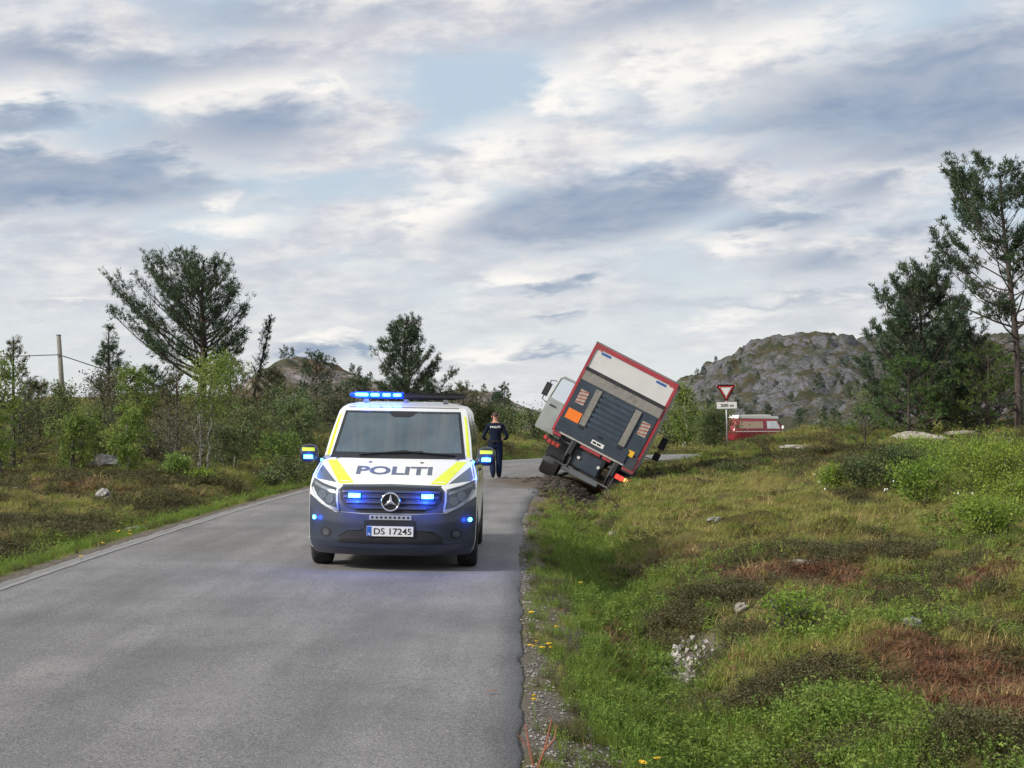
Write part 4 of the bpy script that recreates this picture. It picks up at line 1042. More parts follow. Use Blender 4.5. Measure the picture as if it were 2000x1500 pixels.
st(60, 33, .45, .25, .09, 'flat pale rock below the slim young pine', M['rock_pale'], 13, group='boulders on the moor')
for i, (px, Y, a, b, lab) in enumerate([(1790, 47, 1.3, .20, 'broad pale rock outcrop below the broad dense pine'), (1690, 49, .7, .12, 'pale outcrop beside the lone pine sapling'), (1640, 47.5, .5, .10, 'small pale outcrop left of the pine sapling'), (1885, 48, .8, .14, 'pale outcrop under the low bushy pine'), (1955, 44, .6, .14, 'pale outcrop at the foot of the tall right pine'), (1560, 55, .6, .12, 'pale outcrop on the crest right of the camper'), (1610, 53, .5, .12, 'low outcrop on the crest farther right of the camper')]):
    stone('rock_outcrop', at(px, Y), Y, a, .5, b * .9, lab, M['rock_pale'], 30 + i, 'outcrop', 'rock outcrops on the rise', .46)
# wet stones in the stream bed: too many and too small to count
mb = MB()
r = np.random.default_rng(90)
for i in range(120):
    yy = r.normal(14.3, .42); xx = 1.45 + .10 * (yy - 13.5) + r.normal() * .10; s = r.uniform(.018, .06)
    bmv = [(r.normal(), r.normal(), r.normal()) for _ in range(1)]
    V = np.array([(1, 0, 0), (-1, 0, 0), (0, 1, 0), (0, -1, 0), (0, 0, .7), (0, 0, -.7), (.6, .6, .4), (-.6, -.6, .4)]) * s * r.uniform(.7, 1.3, (8, 3))
    V = V @ np.array(Euler(r.uniform(0, 3, 3)).to_matrix()); V += np.array([xx, yy, gz(xx, yy) + s * .3 + .03])
    mb.add(V[:6], [(0, 2, 4), (2, 1, 4), (1, 3, 4), (3, 0, 4), (2, 0, 5), (1, 2, 5), (3, 1, 5), (0, 3, 5)])
tag(mb.build('stream_stones', M['rock_wet']), 'wet pale stones in the small stream bed on the moor', 'stones', kind='stuff')
mb = MB()
for i in range(2400):
    if r.random() < .5: yy = r.uniform(6, 30); xx = HALF - 2.55 + r.uniform(.02, .10) + abs(r.normal()) * .10
    else: yy = r.normal(8.0, .9); xx = .50 + r.normal() * .2
    s = r.uniform(.004, .015)
    V = np.array([(1, 0, 0), (-1, 0, 0), (0, 1, 0), (0, -1, 0), (0, 0, .7), (0, 0, -.7)]) * s * r.uniform(.7, 1.3, (6, 3)); V += np.array([xx, yy, 0])
    mb.add(V, [(0, 2, 4), (2, 1, 4), (1, 3, 4), (3, 0, 4), (2, 0, 5), (1, 2, 5), (3, 1, 5), (0, 3, 5)])
vv = np.array(mb.v); zz = ground_z(vv[:, 0], vv[:, 1]); vv[:, 2] += zz + .005; mb.v = [tuple(q) for q in vv]
tag(mb.build('gravel', M['rock']), 'loose gravel along the right edge of the road', 'gravel', kind='stuff')
# churned peat thrown up around the lorry
mb = MB(); r = np.random.default_rng(91)
for i in range(1500):
    q = r.random()
    if q < .45: xx, yy, s = r.normal(1.45, .40), r.normal(39.5, 2.6), r.uniform(.02, .085)
    elif q < .8: xx, yy, s = r.normal(1.15, .55), r.normal(44.2, .8), r.uniform(.025, .11)
    else: xx, yy, s = r.normal(3.9, .5), r.normal(47.5, 2.4), r.uniform(.03, .12)
    bm = bmesh.new(); bmesh.ops.create_icosphere(bm, subdivisions=1, radius=1)
    V = np.array([v.co[:] for v in bm.verts]) * s * r.uniform(.55, 1.35, (len(bm.verts), 1)) * np.array([1.2, 1.2, .8]); F = [tuple(v.index for v in f.verts) for f in bm.faces]; bm.free()
    mb.add(V + np.array([xx, yy, gz(xx, yy) + s * .25]), F)
tag(mb.build('churned_peat', M['peat']), 'dark clods of peat churned up beside and in front of the lorry', 'earth', kind='stuff')
# yellow flowers on the verge and white cotton grass on the moor
def flower_mesh(h, rad, white):
    st_ = MB(); st_.tube([(0, 0, -.02), (.01, 0, h * .5), (.0, .01, h)], [.003, .0025, .002], 5)
    hd = MB()
    if white: hd.tube([(0, .01, h - .01), (0, .01, h + .005), (0, .01, h + rad), (0, .01, h + 2 * rad)], [.003, rad * .8, rad, rad * .3], 7)
    else:
        for k in range(11):
            a = 2 * math.pi * k / 11; c, s = math.cos(a), math.sin(a)
            hd.add([(0, .01, h), (c * rad - s * rad * .22, .01 + s * rad + c * rad * .22, h + rad * .35), (c * rad * 1.1, .01 + s * rad * 1.1, h + rad * .3), (c * rad + s * rad * .22, .01 + s * rad - c * rad * .22, h + rad * .35)], [(0, 1, 2, 3)])
        hd.cyl((0, .01, h + .004), (0, 0, 1), rad * .4, .012, 8)
    return st_, hd
def flower(name, X, Y, h, rad, white, lab, cat, grp):
    a, b = flower_mesh(h, rad, white); e = empty(name, (X, Y, gz(X, Y)), (rng.normal() * .15, rng.normal() * .15, rng.uniform(0, 6))); tag(e, lab, cat, grp)
    a.build('stem', M['stem'], e); b.build('flower_head', M['white_tuft' if white else 'yellow'], e)
for (px, py) in [(1036, 1256), (1044, 1258), (1055, 1246), (1061, 1258), (1073, 1248), (1070, 1256), (1041, 1362), (1046, 1354), (1042, 1190), (1080, 1212), (1136, 1096), (1284, 1378), (1240, 1410), (1268, 1424)]:
    Y = 3200 * (EYE - .12) / (py - 808) ; flower('dandelion', at(px, Y), Y, .14, .022, False, 'yellow dandelion on the right-hand verge', 'flower', 'dandelions on the right verge')
for (px, py) in [(238, 1047), (258, 1048), (275, 1030), (195, 1072), (160, 1092), (410, 992), (250, 1054), (285, 1020)]:
    Y = 3200 * (EYE - .1) / (py - 808); flower('dandelion', at(px, Y), Y, .12, .026, False, 'yellow dandelion on the left-hand verge', 'flower', 'dandelions on the left verge')
for (px, Y) in [(1717, 27), (1728, 26.5), (1735, 27.2), (1741, 26.8), (1872, 22.8), (1902, 22.5), (1910, 22.9), (1898, 23.2), (1598, 30), (1601, 34), (1613, 26.5), (1724, 35), (1760, 37), (1950, 37), (1985, 40), (1972, 39), (1930, 38)]:
    flower('cotton_grass', at(px, Y), Y, .24, .014, True, 'white cotton grass head among the moor grass and shrubs', 'plant', 'cotton grass on the moor')
# ------------------------------------------------------------------ police van
M['white_paint'] = material('white_paint', (.74, .75, .74), .28, var=.04, scale=3, coat=.6, dirt=(.60, .59, .55))
M['yellow_foil'] = material('yellow_foil', (.72, .80, .02), .35, var=.06, scale=6, coat=.3)
M['grey_foil'] = material('grey_foil', (.075, .095, .125), .4, var=.1, scale=6, coat=.3)
M['bumper_grey'] = material('bumper_paint', (.030, .039, .062), .34, var=.15, scale=4, coat=.45, dirt=(.070, .070, .075))
M['black_plastic'] = material('black_plastic', (.012, .013, .016), .5, var=.2, scale=10)
M['mirror_shell'] = material('mirror_shell', (.020, .024, .034), .35, var=.1, scale=10, coat=.3)
M['black_mesh'] = material('black_mesh', (.008, .009, .012), .6, var=.3, scale=40, bump=.4)
M['chrome'] = material('chrome', (.72, .74, .77), .14, 1.0, var=.05, scale=10)
M['silver'] = material('silver_plastic', (.45, .47, .50), .35, .7, var=.06, scale=10)
M['rubber'] = material('tyre_rubber', (.016, .016, .018), .85, var=.3, scale=20, bump=.3, dirt=(.05, .045, .04))
M['rim'] = material('wheel_rim', (.22, .22, .23), .4, .8, var=.1, scale=12)
M['dark_cabin'] = material('cabin_lining', (.045, .05, .055), .85, var=.2, scale=6)
M['seat_cloth'] = material('seat_cloth', (.03, .035, .045), .9, var=.2, scale=20)
M['led_blue'] = material('blue_led', (.02, .10, .9), .3, emit=(.06, .52, 1.0), estr=9.0)
M['led_blue_soft'] = material('blue_lamp_lens', (.01, .04, .6), .2, emit=(.0, .05, 1.0), estr=1.6)
M['plate_white'] = material('plate_white', (.70, .71, .69), .45, var=.04, scale=10)
M['plate_black'] = material('plate_black', (.02, .022, .03), .5)
M['plate_blue'] = material('plate_blue', (.02, .10, .45), .45)
M['drl'] = material('daytime_strip', (.70, .73, .76), .3, var=.05)
M['projector'] = material('projector_glass', (.20, .23, .27), .08, .4, var=.2, scale=30)
M['lamp_dark'] = material('headlamp_inside', (.10, .115, .135), .18, .3, var=.3, scale=14)
def glass_mat(name, tint, refl=1.0, alpha=.75, ior=1.5):
    m = bpy.data.materials.new(name); m.use_nodes = True
    t = NT(m.node_tree)
    for n in list(t.n): t.n.remove(n)
    out = t.node('ShaderNodeOutputMaterial'); tr = t.node('ShaderNodeBsdfTransparent'); tr.inputs[0].default_value = (*tint, 1)
    gl = t.node('ShaderNodeBsdfGlossy'); gl.inputs['Roughness'].default_value = .03; gl.inputs['Color'].default_value = (.95, .97, 1, 1)
    fr = t.node('ShaderNodeFresnel'); fr.inputs['IOR'].default_value = ior
    df = t.node('ShaderNodeBsdfDiffuse'); df.inputs['Color'].default_value = (.19, .29, .34, 1)
    o = t.node('ShaderNodeTexCoord').outputs['Object']
    mx0 = t.node('ShaderNodeMixShader'); t.put(mx0.inputs[0], t.math('MULTIPLY', t.noise(o, 2.0, 4, .6), 1 - alpha)); t.l.new(tr.outputs[0], mx0.inputs[1]); t.l.new(df.outputs[0], mx0.inputs[2])
    mx = t.node('ShaderNodeMixShader'); t.put(mx.inputs[0], t.math('MULTIPLY', fr.outputs[0], refl, clamp=True)); t.l.new(mx0.outputs[0], mx.inputs[1]); t.l.new(gl.outputs[0], mx.inputs[2]); t.l.new(mx.outputs[0], out.inputs[0])
    return m
M['windscreen'] = glass_mat('windscreen_glass', (.60, .73, .76), 2.4, .55)
M['lens_clear'] = glass_mat('headlamp_lens', (.93, .95, .97), 1.2, .97)
M['side_glass'] = material('dark_side_glass', (.012, .016, .02), .06, var=.1, scale=3, spec=.8)

_pz = [.17, .24, .34, .55, .75, .90, .94, 1.0, 1.1, 1.2, 1.262, 1.80, 1.845, 1.88, 1.91, 1.925]
_py = [.14, .05, .0, .0, .02, .055, .10, .20, .46, .76, .95, 1.75, 1.90, 2.08, 2.35, 2.70]
_wz = [.17, .24, .34, .6, .9, 1.02, 1.1, 1.262, 1.5, 1.8, 1.845, 1.88, 1.91, 1.925]
_ww = [.88, .925, .945, .955, .955, .95, .935, .875, .845, .785, .755, .71, .58, .40]
_kz = [.18, .9, 1.0, 1.262, 1.8, 1.925]; _kk = [.40, .38, .34, .20, .16, .05]
_nz = [.18, .9, 1.1, 1.262, 1.925]; _nn = [3.6, 3.4, 2.8, 2.2, 2.0]
_rz = [.18, .3, 1.2, 1.8, 1.88, 1.925]; _ry = [5.0, 5.08, 5.06, 4.92, 4.80, 4.4]
def vw(z): return float(np.interp(z, _wz, _ww))
def vF(x, z):
    k = np.interp(z, _kz, _kk); n = np.interp(z, _nz, _nn); return float(np.interp(z, _pz, _py) + k * min(abs(x) / vw(z), 1.0) ** n)
def van_shell(levels, inset=0.0, hole=None):
    V = []; F = []; Nf = 49; Ns = 26; Nr = 13; N = None
    for z in levels:
        wz = vw(z) - inset; loop = []
        for i in range(Nf):
            q = math.sin((i / (Nf - 1) - .5) * math.pi); loop.append((q * wz, vF(q * wz, z) + inset * 1.2))
        ye = loop[-1][1]; yr = float(np.interp(z, _rz, _ry)) - inset
        for i in range(1, Ns): loop.append((wz, ye + (yr - .05 - ye) * i / (Ns - 1)))
        for i in range(Nr): loop.append((wz * .97 * math.cos(math.pi * i / (Nr - 1)), yr))
        for i in range(Ns - 1, 0, -1): loop.append((-wz, ye + (yr - .05 - ye) * i / (Ns - 1)))
        N = len(loop); V += [(x, y, z - (inset if z > 1.7 else 0)) for x, y in loop]
    for j in range(len(levels) - 1):
        for i in range(N):
            i2 = (i + 1) % N
            if hole and i < Nf - 1:
                cxx = (V[j * N + i][0] + V[j * N + i2][0]) / 2; czz = (levels[j] + levels[j + 1]) / 2
                if hole(cxx, czz): continue
            F.append((j * N + i, j * N + i2, (j + 1) * N + i2, (j + 1) * N + i))
    F.append(tuple(range(N - 1, -1, -1))); F.append(tuple((len(levels) - 1) * N + k for k in range(N)))
    return V, F
def ws_half(z): return float(np.interp(z, [1.275, 1.80], [.785, .70]))
ws_hole = lambda x, z: 1.285 < z < 1.785 and abs(x) < ws_half(z) - .02
levels = [.18, .21, .24, .29, .34, .42, .5, .6, .7, .8, .87, .91, .94, .97, 1.0, 1.04, 1.08, 1.12, 1.16, 1.20, 1.24, 1.262, 1.285, 1.33, 1.4, 1.48, 1.56, 1.64, 1.72, 1.785, 1.80, 1.82, 1.845, 1.865, 1.88, 1.895, 1.91, 1.918, 1.925]

VAN = empty('police_van', (-1.37, 18.3, 0.0), (0, math.radians(1.0), 0))
tag(VAN, 'white police van with yellow stripes and flashing blue lights driving towards the viewer', 'van')
def cut_arches(obj):
    cutters = []
    for yc in (.93, 4.13):
        mb = MB(); mb.cyl((0, yc, .33), (1, 0, 0), .40, 2.4, 36); c = mb.build('cutter', M['black_plastic']); cutters.append(c)
        md = obj.modifiers.new('arch', 'BOOLEAN'); md.object = c; md.operation = 'DIFFERENCE'; md.solver = 'EXACT'
    dg = bpy.context.evaluated_depsgraph_get(); dg.update()
    me = bpy.data.meshes.new_from_object(obj.evaluated_get(dg)); obj.modifiers.clear(); obj.data = me
    for c in cutters: bpy.data.objects.remove(c)
V, F = van_shell([z for z in levels if z <= .95])
low = mesh_obj('lower_body', fast_mesh('lower_body', np.array(V), F, False), M['white_paint'], None); cut_arches(low); low.parent = VAN
V, F = van_shell([z for z in levels if z >= .94], 0, ws_hole)
mesh_obj('body', fast_mesh('body', np.array(V), F[:-2] + [F[-1]], True), M['white_paint'], VAN)
V, F = van_shell([z for z in levels if z >= 1.0], .045, lambda x, z: 1.27 < z < 1.79 and abs(x) < ws_half(z))
mesh_obj('cabin_lining', fast_mesh('cabin_lining', np.array(V), F, True), M['dark_cabin'], VAN)

def inside(poly, x, z):
    c = False; n = len(poly)
    for i in range(n):
        x1, z1 = poly[i]; x2, z2 = poly[(i + 1) % n]
        if (z1 > z) != (z2 > z) and x < (x2 - x1) * (z - z1) / (z2 - z1) + x1: c = not c
    return c
def dens(poly, d):
    out = []
    for i in range(len(poly)):
        a = np.array(poly[i]); b = np.array(poly[(i + 1) % len(poly)]); n = max(1, int(np.linalg.norm(b - a) / d))
        out += [tuple(a + (b - a) * k / n) for k in range(n)]
    return out
def patch(name, poly, off, mat, parent=VAN, d=.035, rim=.012, surf=vF, smooth=True):
    """a panel lying on the front of the van, its outline given as seen from the front (x, z)"""
    P = dens(poly, d); n = len(P)
    xs = [p[0] for p in P]; zs = [p[1] for p in P]
    pts = list(P)
    for gx_ in np.arange(min(xs) + d / 2, max(xs), d):
        for gz_ in np.arange(min(zs) + d / 2, max(zs), d):
            if inside(P, gx_, gz_): pts.append((gx_, gz_))
    res = delaunay_2d_cdt([Vector(p) for p in pts], [(i, (i + 1) % n) for i in range(n)], [list(range(n))], 1, 1e-5)
    vs_, fs = res[0], res[2]
    V = [(v.x, surf(v.x, v.y) - off, v.y) for v in vs_]; F = [tuple(f) for f in fs]
    m = MB(); m.add(V, F)
    # skirt back to the surface
    k0 = len(m.v); B = [(p[0], surf(p[0], p[1]) - off, p[1]) for p in P]
    m.v += B + [(b[0], b[1] + off + rim, b[2]) for b in B]
    m.f += [(k0 + i, k0 + (i + 1) % n, k0 + n + (i + 1) % n, k0 + n + i) for i in range(n)]
    me = fast_mesh(name, np.array(m.v), m.f, smooth)
    return mesh_obj(name, me, mat, parent)
def mir(poly): return [(-x, z) for x, z in poly][::-1]
def ell(cx, cz, rx, rz, n=28): return [(cx + rx * math.cos(2 * math.pi * i / n), cz + rz * math.sin(2 * math.pi * i / n)) for i in range(n)]
# bumper: everything painted dark below the bonnet
bw = lambda z: vw(z) - .004
bz = np.linspace(.178, .80, 13)
bump_poly = [(bw(z), z) for z in bz] + [(.955 - .004, .84), (.80, .74), (.62, .655), (.52, .66), (.3, .645), (-.3, .645), (-.52, .66), (-.62, .655), (-.80, .74), (-.951, .84)] + [(-bw(z), z) for z in bz[::-1]]
bumper = patch('bumper', bump_poly, .010, M['bumper_grey'])
bm_top = patch('grille_surround', [(.60, .90), (.615, .80), (.60, .665), (.50, .665), (.3, .655), (-.3, .655), (-.50, .665), (-.60, .665), (-.615, .80), (-.60, .90), (-.55, .955), (0, .968), (.55, .955)], .006, M['bumper_grey'])
grille_poly = [(.575, .89), (.57, .80), (.50, .72), (.34, .675), (0, .662), (-.34, .675), (-.50, .72), (-.57, .80), (-.575, .89), (-.52, .938), (0, .95), (.52, .938)]
grille = patch('grille', grille_poly, .012, M['black_mesh'])
for zc_s, hw in ((.895, .55), (.835, .54), (.775, .50), (.715, .40)):
    patch('grille_slat', [(hw, zc_s - .012), (hw, zc_s + .012), (0, zc_s + .018), (-hw, zc_s + .012), (-hw, zc_s - .012), (0, zc_s - .008)], .026, M['bumper_grey'], grille, .04, .02)
# round star emblem
star = MB(); cz0 = .785; yb = vF(0, cz0) - .05
ring = [(0 + .098 * math.sin(a), yb, cz0 + .098 * math.cos(a)) for a in np.linspace(0, 2 * math.pi, 41)]
star.tube(ring, .011, 8, False)
for k in range(3):
    a = k * 2 * math.pi / 3; tip = (.094 * math.sin(a), cz0 + .094 * math.cos(a))
    l = (.020 * math.sin(a + math.pi / 3), cz0 + .020 * math.cos(a + math.pi / 3)); rr = (.020 * math.sin(a - math.pi / 3), cz0 + .020 * math.cos(a - math.pi / 3))
    star.add([(tip[0], yb - .002, tip[1]), (l[0], yb - .004, l[1]), (rr[0], yb - .004, rr[1]), (0, yb - .020, cz0)], [(0, 1, 3), (0, 3, 2)])
star.build('emblem', M['chrome'], VAN, True)
disc = MB(); disc.cyl((0, yb + .016, cz0), (0, 1, 0), .096, .012, 36); disc.build('emblem_disc', M['black_plastic'], VAN)
# bonnet graphics and headlamps
for s, f in ((1, lambda p: p), (-1, mir)):
    patch('bonnet_stripe', f([(.705, 1.222), (.825, 1.215), (.60, .975), (.43, .985)]), .004, M['yellow_foil'])
    patch('bonnet_corner_panel', f([(.865, 1.165), (.905, 1.04), (.885, 1.015), (.635, .985)]), .004, M['grey_foil'])
    hl = patch('headlight', f([(.615, .92), (.78, .965), (.925, 1.025), (.935, .93), (.86, .80), (.72, .705), (.585, .665), (.61, .80)]), .006, M['lamp_dark'])
    patch('daytime_lamp', f([(.60, .925), (.625, .915), (.622, .80), (.605, .70), (.73, .735), (.85, .825), (.91, .925), (.925, .92), (.865, .80), (.725, .708), (.582, .662), (.602, .80)]), .012, M['drl'], hl, .03)
    patch('indicator', f([(.64, .895), (.78, .94), (.905, .99), (.90, .955), (.77, .905), (.645, .865)]), .012, M['silver'], hl, .03)
    for (lx, lz, lr) in ((.70, .80, .048), (.79, .85, .052)): patch('projector_lens', f(ell(lx, lz, lr, lr)), .016, M['projector'], hl, .02)
    patch('lens_cover', f([(.612, .925), (.78, .97), (.93, 1.03), (.94, .93), (.865, .797), (.722, .70), (.578, .658), (.606, .80)]), .024, M['lens_clear'], hl)
    patch('pillar_stripe', f([(.815, 1.27), (.85, 1.265), (.80, 1.62), (.778, 1.74), (.752, 1.76), (.775, 1.6)]), .004, M['yellow_foil'])
    patch('fog_lamp', f(ell(.735, .43, .065, .055)), .016, M['black_plastic'], bumper, .02)
    patch('fog_lamp_lens', f(ell(.735, .43, .040, .036)), .020, M['lamp_dark'], bumper, .02)
    gl = patch('grille_flasher', f([(.345, .826), (.475, .826), (.475, .872), (.345, .872)]), .046, M['led_blue'], VAN, .03, .03)
    cl = patch('corner_flasher', f(ell(.885, .585, .022, .024, 16)), .022, M['led_blue'], bumper, .02, .02)
    for (lx, ly, lz, e_) in ((s * .41, vF(.41, .85) - .11, .85, 11.0), (s * .885, vF(.885, .585) - .09, .585, .5)):
        ld = bpy.data.lights.new('flasher_light', 'POINT'); ld.energy = e_; ld.color = (.02, .10, 1.0); ld.shadow_soft_size = .03
        lo = bpy.data.objects.new('flasher_light', ld); link(lo, VAN); lo.location = (lx, ly, lz)
def text_on(name, txt, xc, zc, wx, wz, off, mat, parent, bold=.0, surf=vF, shear=0.0):
    P2, F2 = text_mesh(txt, bold)
    V = [(xc + p[0] * wx, 0, zc + p[1] * wz) for p in P2]; V = [(x, surf(x, z) - off, z) for x, _, z in V]
    me = fast_mesh(name, np.array(V), F2); return mesh_obj(name, me, mat, parent)
text_on('bonnet_lettering', 'POLITI', 0, 1.118, .87, .088, .006, M['grey_foil'], VAN, .035)
# shut lines round the bonnet
for f in (lambda p: p, mir):
    patch('bonnet_gap', f([(.872, 1.225), (.882, 1.222), (.925, 1.045), (.915, 1.040), (.900, 1.11)]), .0045, M['black_plastic'])
    patch('bumper_gap', f([(.945, .842), (.945, .836), (.80, .734), (.625, .650), (.622, .656), (.80, .741)]), .0125, M['black_plastic'], bumper)
    patch('washer_nozzle', f(ell(.30, 1.205, .022, .006, 10)), .012, M['black_plastic'], VAN, .02)
patch('bonnet_edge_gap', [(.56, .958), (.56, .964), (0, .978), (-.56, .964), (-.56, .958), (0, .972)], .0065, M['black_plastic'])
patch('roof_edge_line', [(.68, 1.842), (.68, 1.850), (-.68, 1.850), (-.68, 1.842)], .0035, M['lamp_dark'])
# lower bumper
patch('bumper_trim', [(.235, .585), (.235, .635), (-.235, .635), (-.235, .585)], .020, M['silver'], bumper)
for k in range(9): patch('trim_hole', ell(-.2 + k * .05, .61, .016, .014, 10), .0225, M['black_plastic'], bumper, .02)
patch('plate_recess', [(.29, .385), (.29, .575), (-.29, .575), (-.29, .385)], .0125, M['black_plastic'], bumper)
intake = patch('lower_intake', [(.60, .325), (.56, .40), (.47, .455), (.30, .465), (-.30, .465), (-.47, .455), (-.56, .40), (-.60, .325)], .016, M['black_mesh'], bumper)
patch('bumper_lip', [(.90, .285), (.90, .315), (.6, .312), (-.6, .312), (-.90, .315), (-.90, .285), (-.6, .268), (.6, .268)], .022, M['bumper_grey'], bumper)
patch('intake_brow', [(.62, .41), (.50, .475), (.32, .488), (.32, .468), (.48, .455), (.575, .395)], .022, M['bumper_grey'], bumper); patch('intake_brow', mir([(.62, .41), (.50, .475), (.32, .488), (.32, .468), (.48, .455), (.575, .395)]), .022, M['bumper_grey'], bumper)
flat = lambda x, z: vF(0, .46)
plate = patch('number_plate', [(.26, .402), (.26, .512), (-.26, .512), (-.26, .402)], .030, M['plate_white'], VAN, .1, .02, flat)
patch('plate_country_band', [(-.205, .404), (-.205, .510), (-.258, .510), (-.258, .404)], .0315, M['plate_blue'], plate, .1, .001, flat)
text_on('plate_country_letter', 'N', -.232, .425, .022, .026, .0330, M['plate_white'], plate, .02, flat)
text_on('plate_number', 'DS 17245', .03, .457, .42, .072, .0325, M['plate_black'], plate, .012, flat)
# windscreen, seal, wipers, mirror
seal = MB()
def ws_pt(u, v, off):  # u -1..1, v 0..1
    z = 1.272 + (1.803 - 1.272) * v; x = u * ws_half(z) * 1.01; return (x, vF(x, z) - off, z)
loop_o = [ws_pt(u, 0, .004) for u in np.linspace(-1, 1, 25)] + [ws_pt(1, v, .004) for v in np.linspace(0, 1, 15)[1:]] + [ws_pt(u, 1, .004) for u in np.linspace(1, -1, 25)[1:]] + [ws_pt(-1, v, .004) for v in np.linspace(1, 0, 15)[1:-1]]
loop_i = [ws_pt(u * .955, .075, .006) for u in np.linspace(-1, 1, 25)] + [ws_pt(.955, .075 + .88 * v, .006) for v in np.linspace(0, 1, 15)[1:]] + [ws_pt(u * .955, .955, .006) for u in np.linspace(1, -1, 25)[1:]] + [ws_pt(-.955, .075 + .88 * v, .006) for v in np.linspace(1, 0, 15)[1:-1]]
nl_ = len(loop_o); seal.add(loop_o + loop_i, [(i, (i + 1) % nl_, nl_ + (i + 1) % nl_, nl_ + i) for i in range(nl_)])
wpoly = [(u * ws_half(1.275) * .99, 1.275) for u in np.linspace(-1, 1, 9)] + [(u * ws_half(1.8) * .99, 1.80) for u in np.linspace(1, -1, 9)]
screen = patch('windscreen', wpoly, .002, M['windscreen'], VAN, .05, .001)
seal.build('windscreen_seal', M['black_plastic'], screen, True)
patch('sensor_housing', [(-.16, 1.80), (.17, 1.80), (.15, 1.755), (.09, 1.73), (-.09, 1.73), (-.14, 1.755)], .006, M['black_plastic'], screen)
mbw = MB()
for (xa, za, xb, zb2) in ((-.45, 1.285, .12, 1.335), (.05, 1.33, .68, 1.285), (-.42, 1.30, .30, 1.325)):
    mbw.tube([(x, vF(x, z) - .028, z) for x, z in [(xa + (xb - xa) * q, za + (zb2 - za) * q) for q in np.linspace(0, 1, 9)]], .010, 6)
mbw.build('wiper', M['black_plastic'], VAN)
patch('cowl', [(.80, 1.245), (.79, 1.285), (-.79, 1.285), (-.80, 1.245)], .008, M['black_plastic'])
# cabin: dashboard, seats, steering wheel
mb = MB(); mb.box((0, 1.22, 1.18), (1.5, .5, .16)); mb.build('dashboard', M['dark_cabin'], VAN, False, .03)
for sx in (-.42, .42):
    mb = MB(); mb.box((sx, 2.05, 1.16), (.50, .14, .62), (-.15, 0, 0)); mb.box((sx, 2.10, 1.56), (.25, .10, .20)); mb.box((sx, 1.85, .9), (.5, .5, .16)); mb.build('seat', M['seat_cloth'], VAN, False, .04)
mb = MB(); mb.tube([(.42 + .19 * math.cos(a), 1.45 + .08 * math.sin(a), 1.30 + .17 * math.sin(a)) for a in np.linspace(0, 2 * math.pi, 25)], .015, 6, False); mb.box((.42, 1.47, 1.30), (.14, .05, .10)); mb.box((.42, 1.47, 1.30), (.36, .03, .04)); mb.build('steering_wheel', M['black_plastic'], VAN, True)
mb = MB(); mb.box((.30, 1.30, 1.30), (.09, .04, .05)); mb.build('dash_unit', M['yellow_foil'], VAN, False, .01)
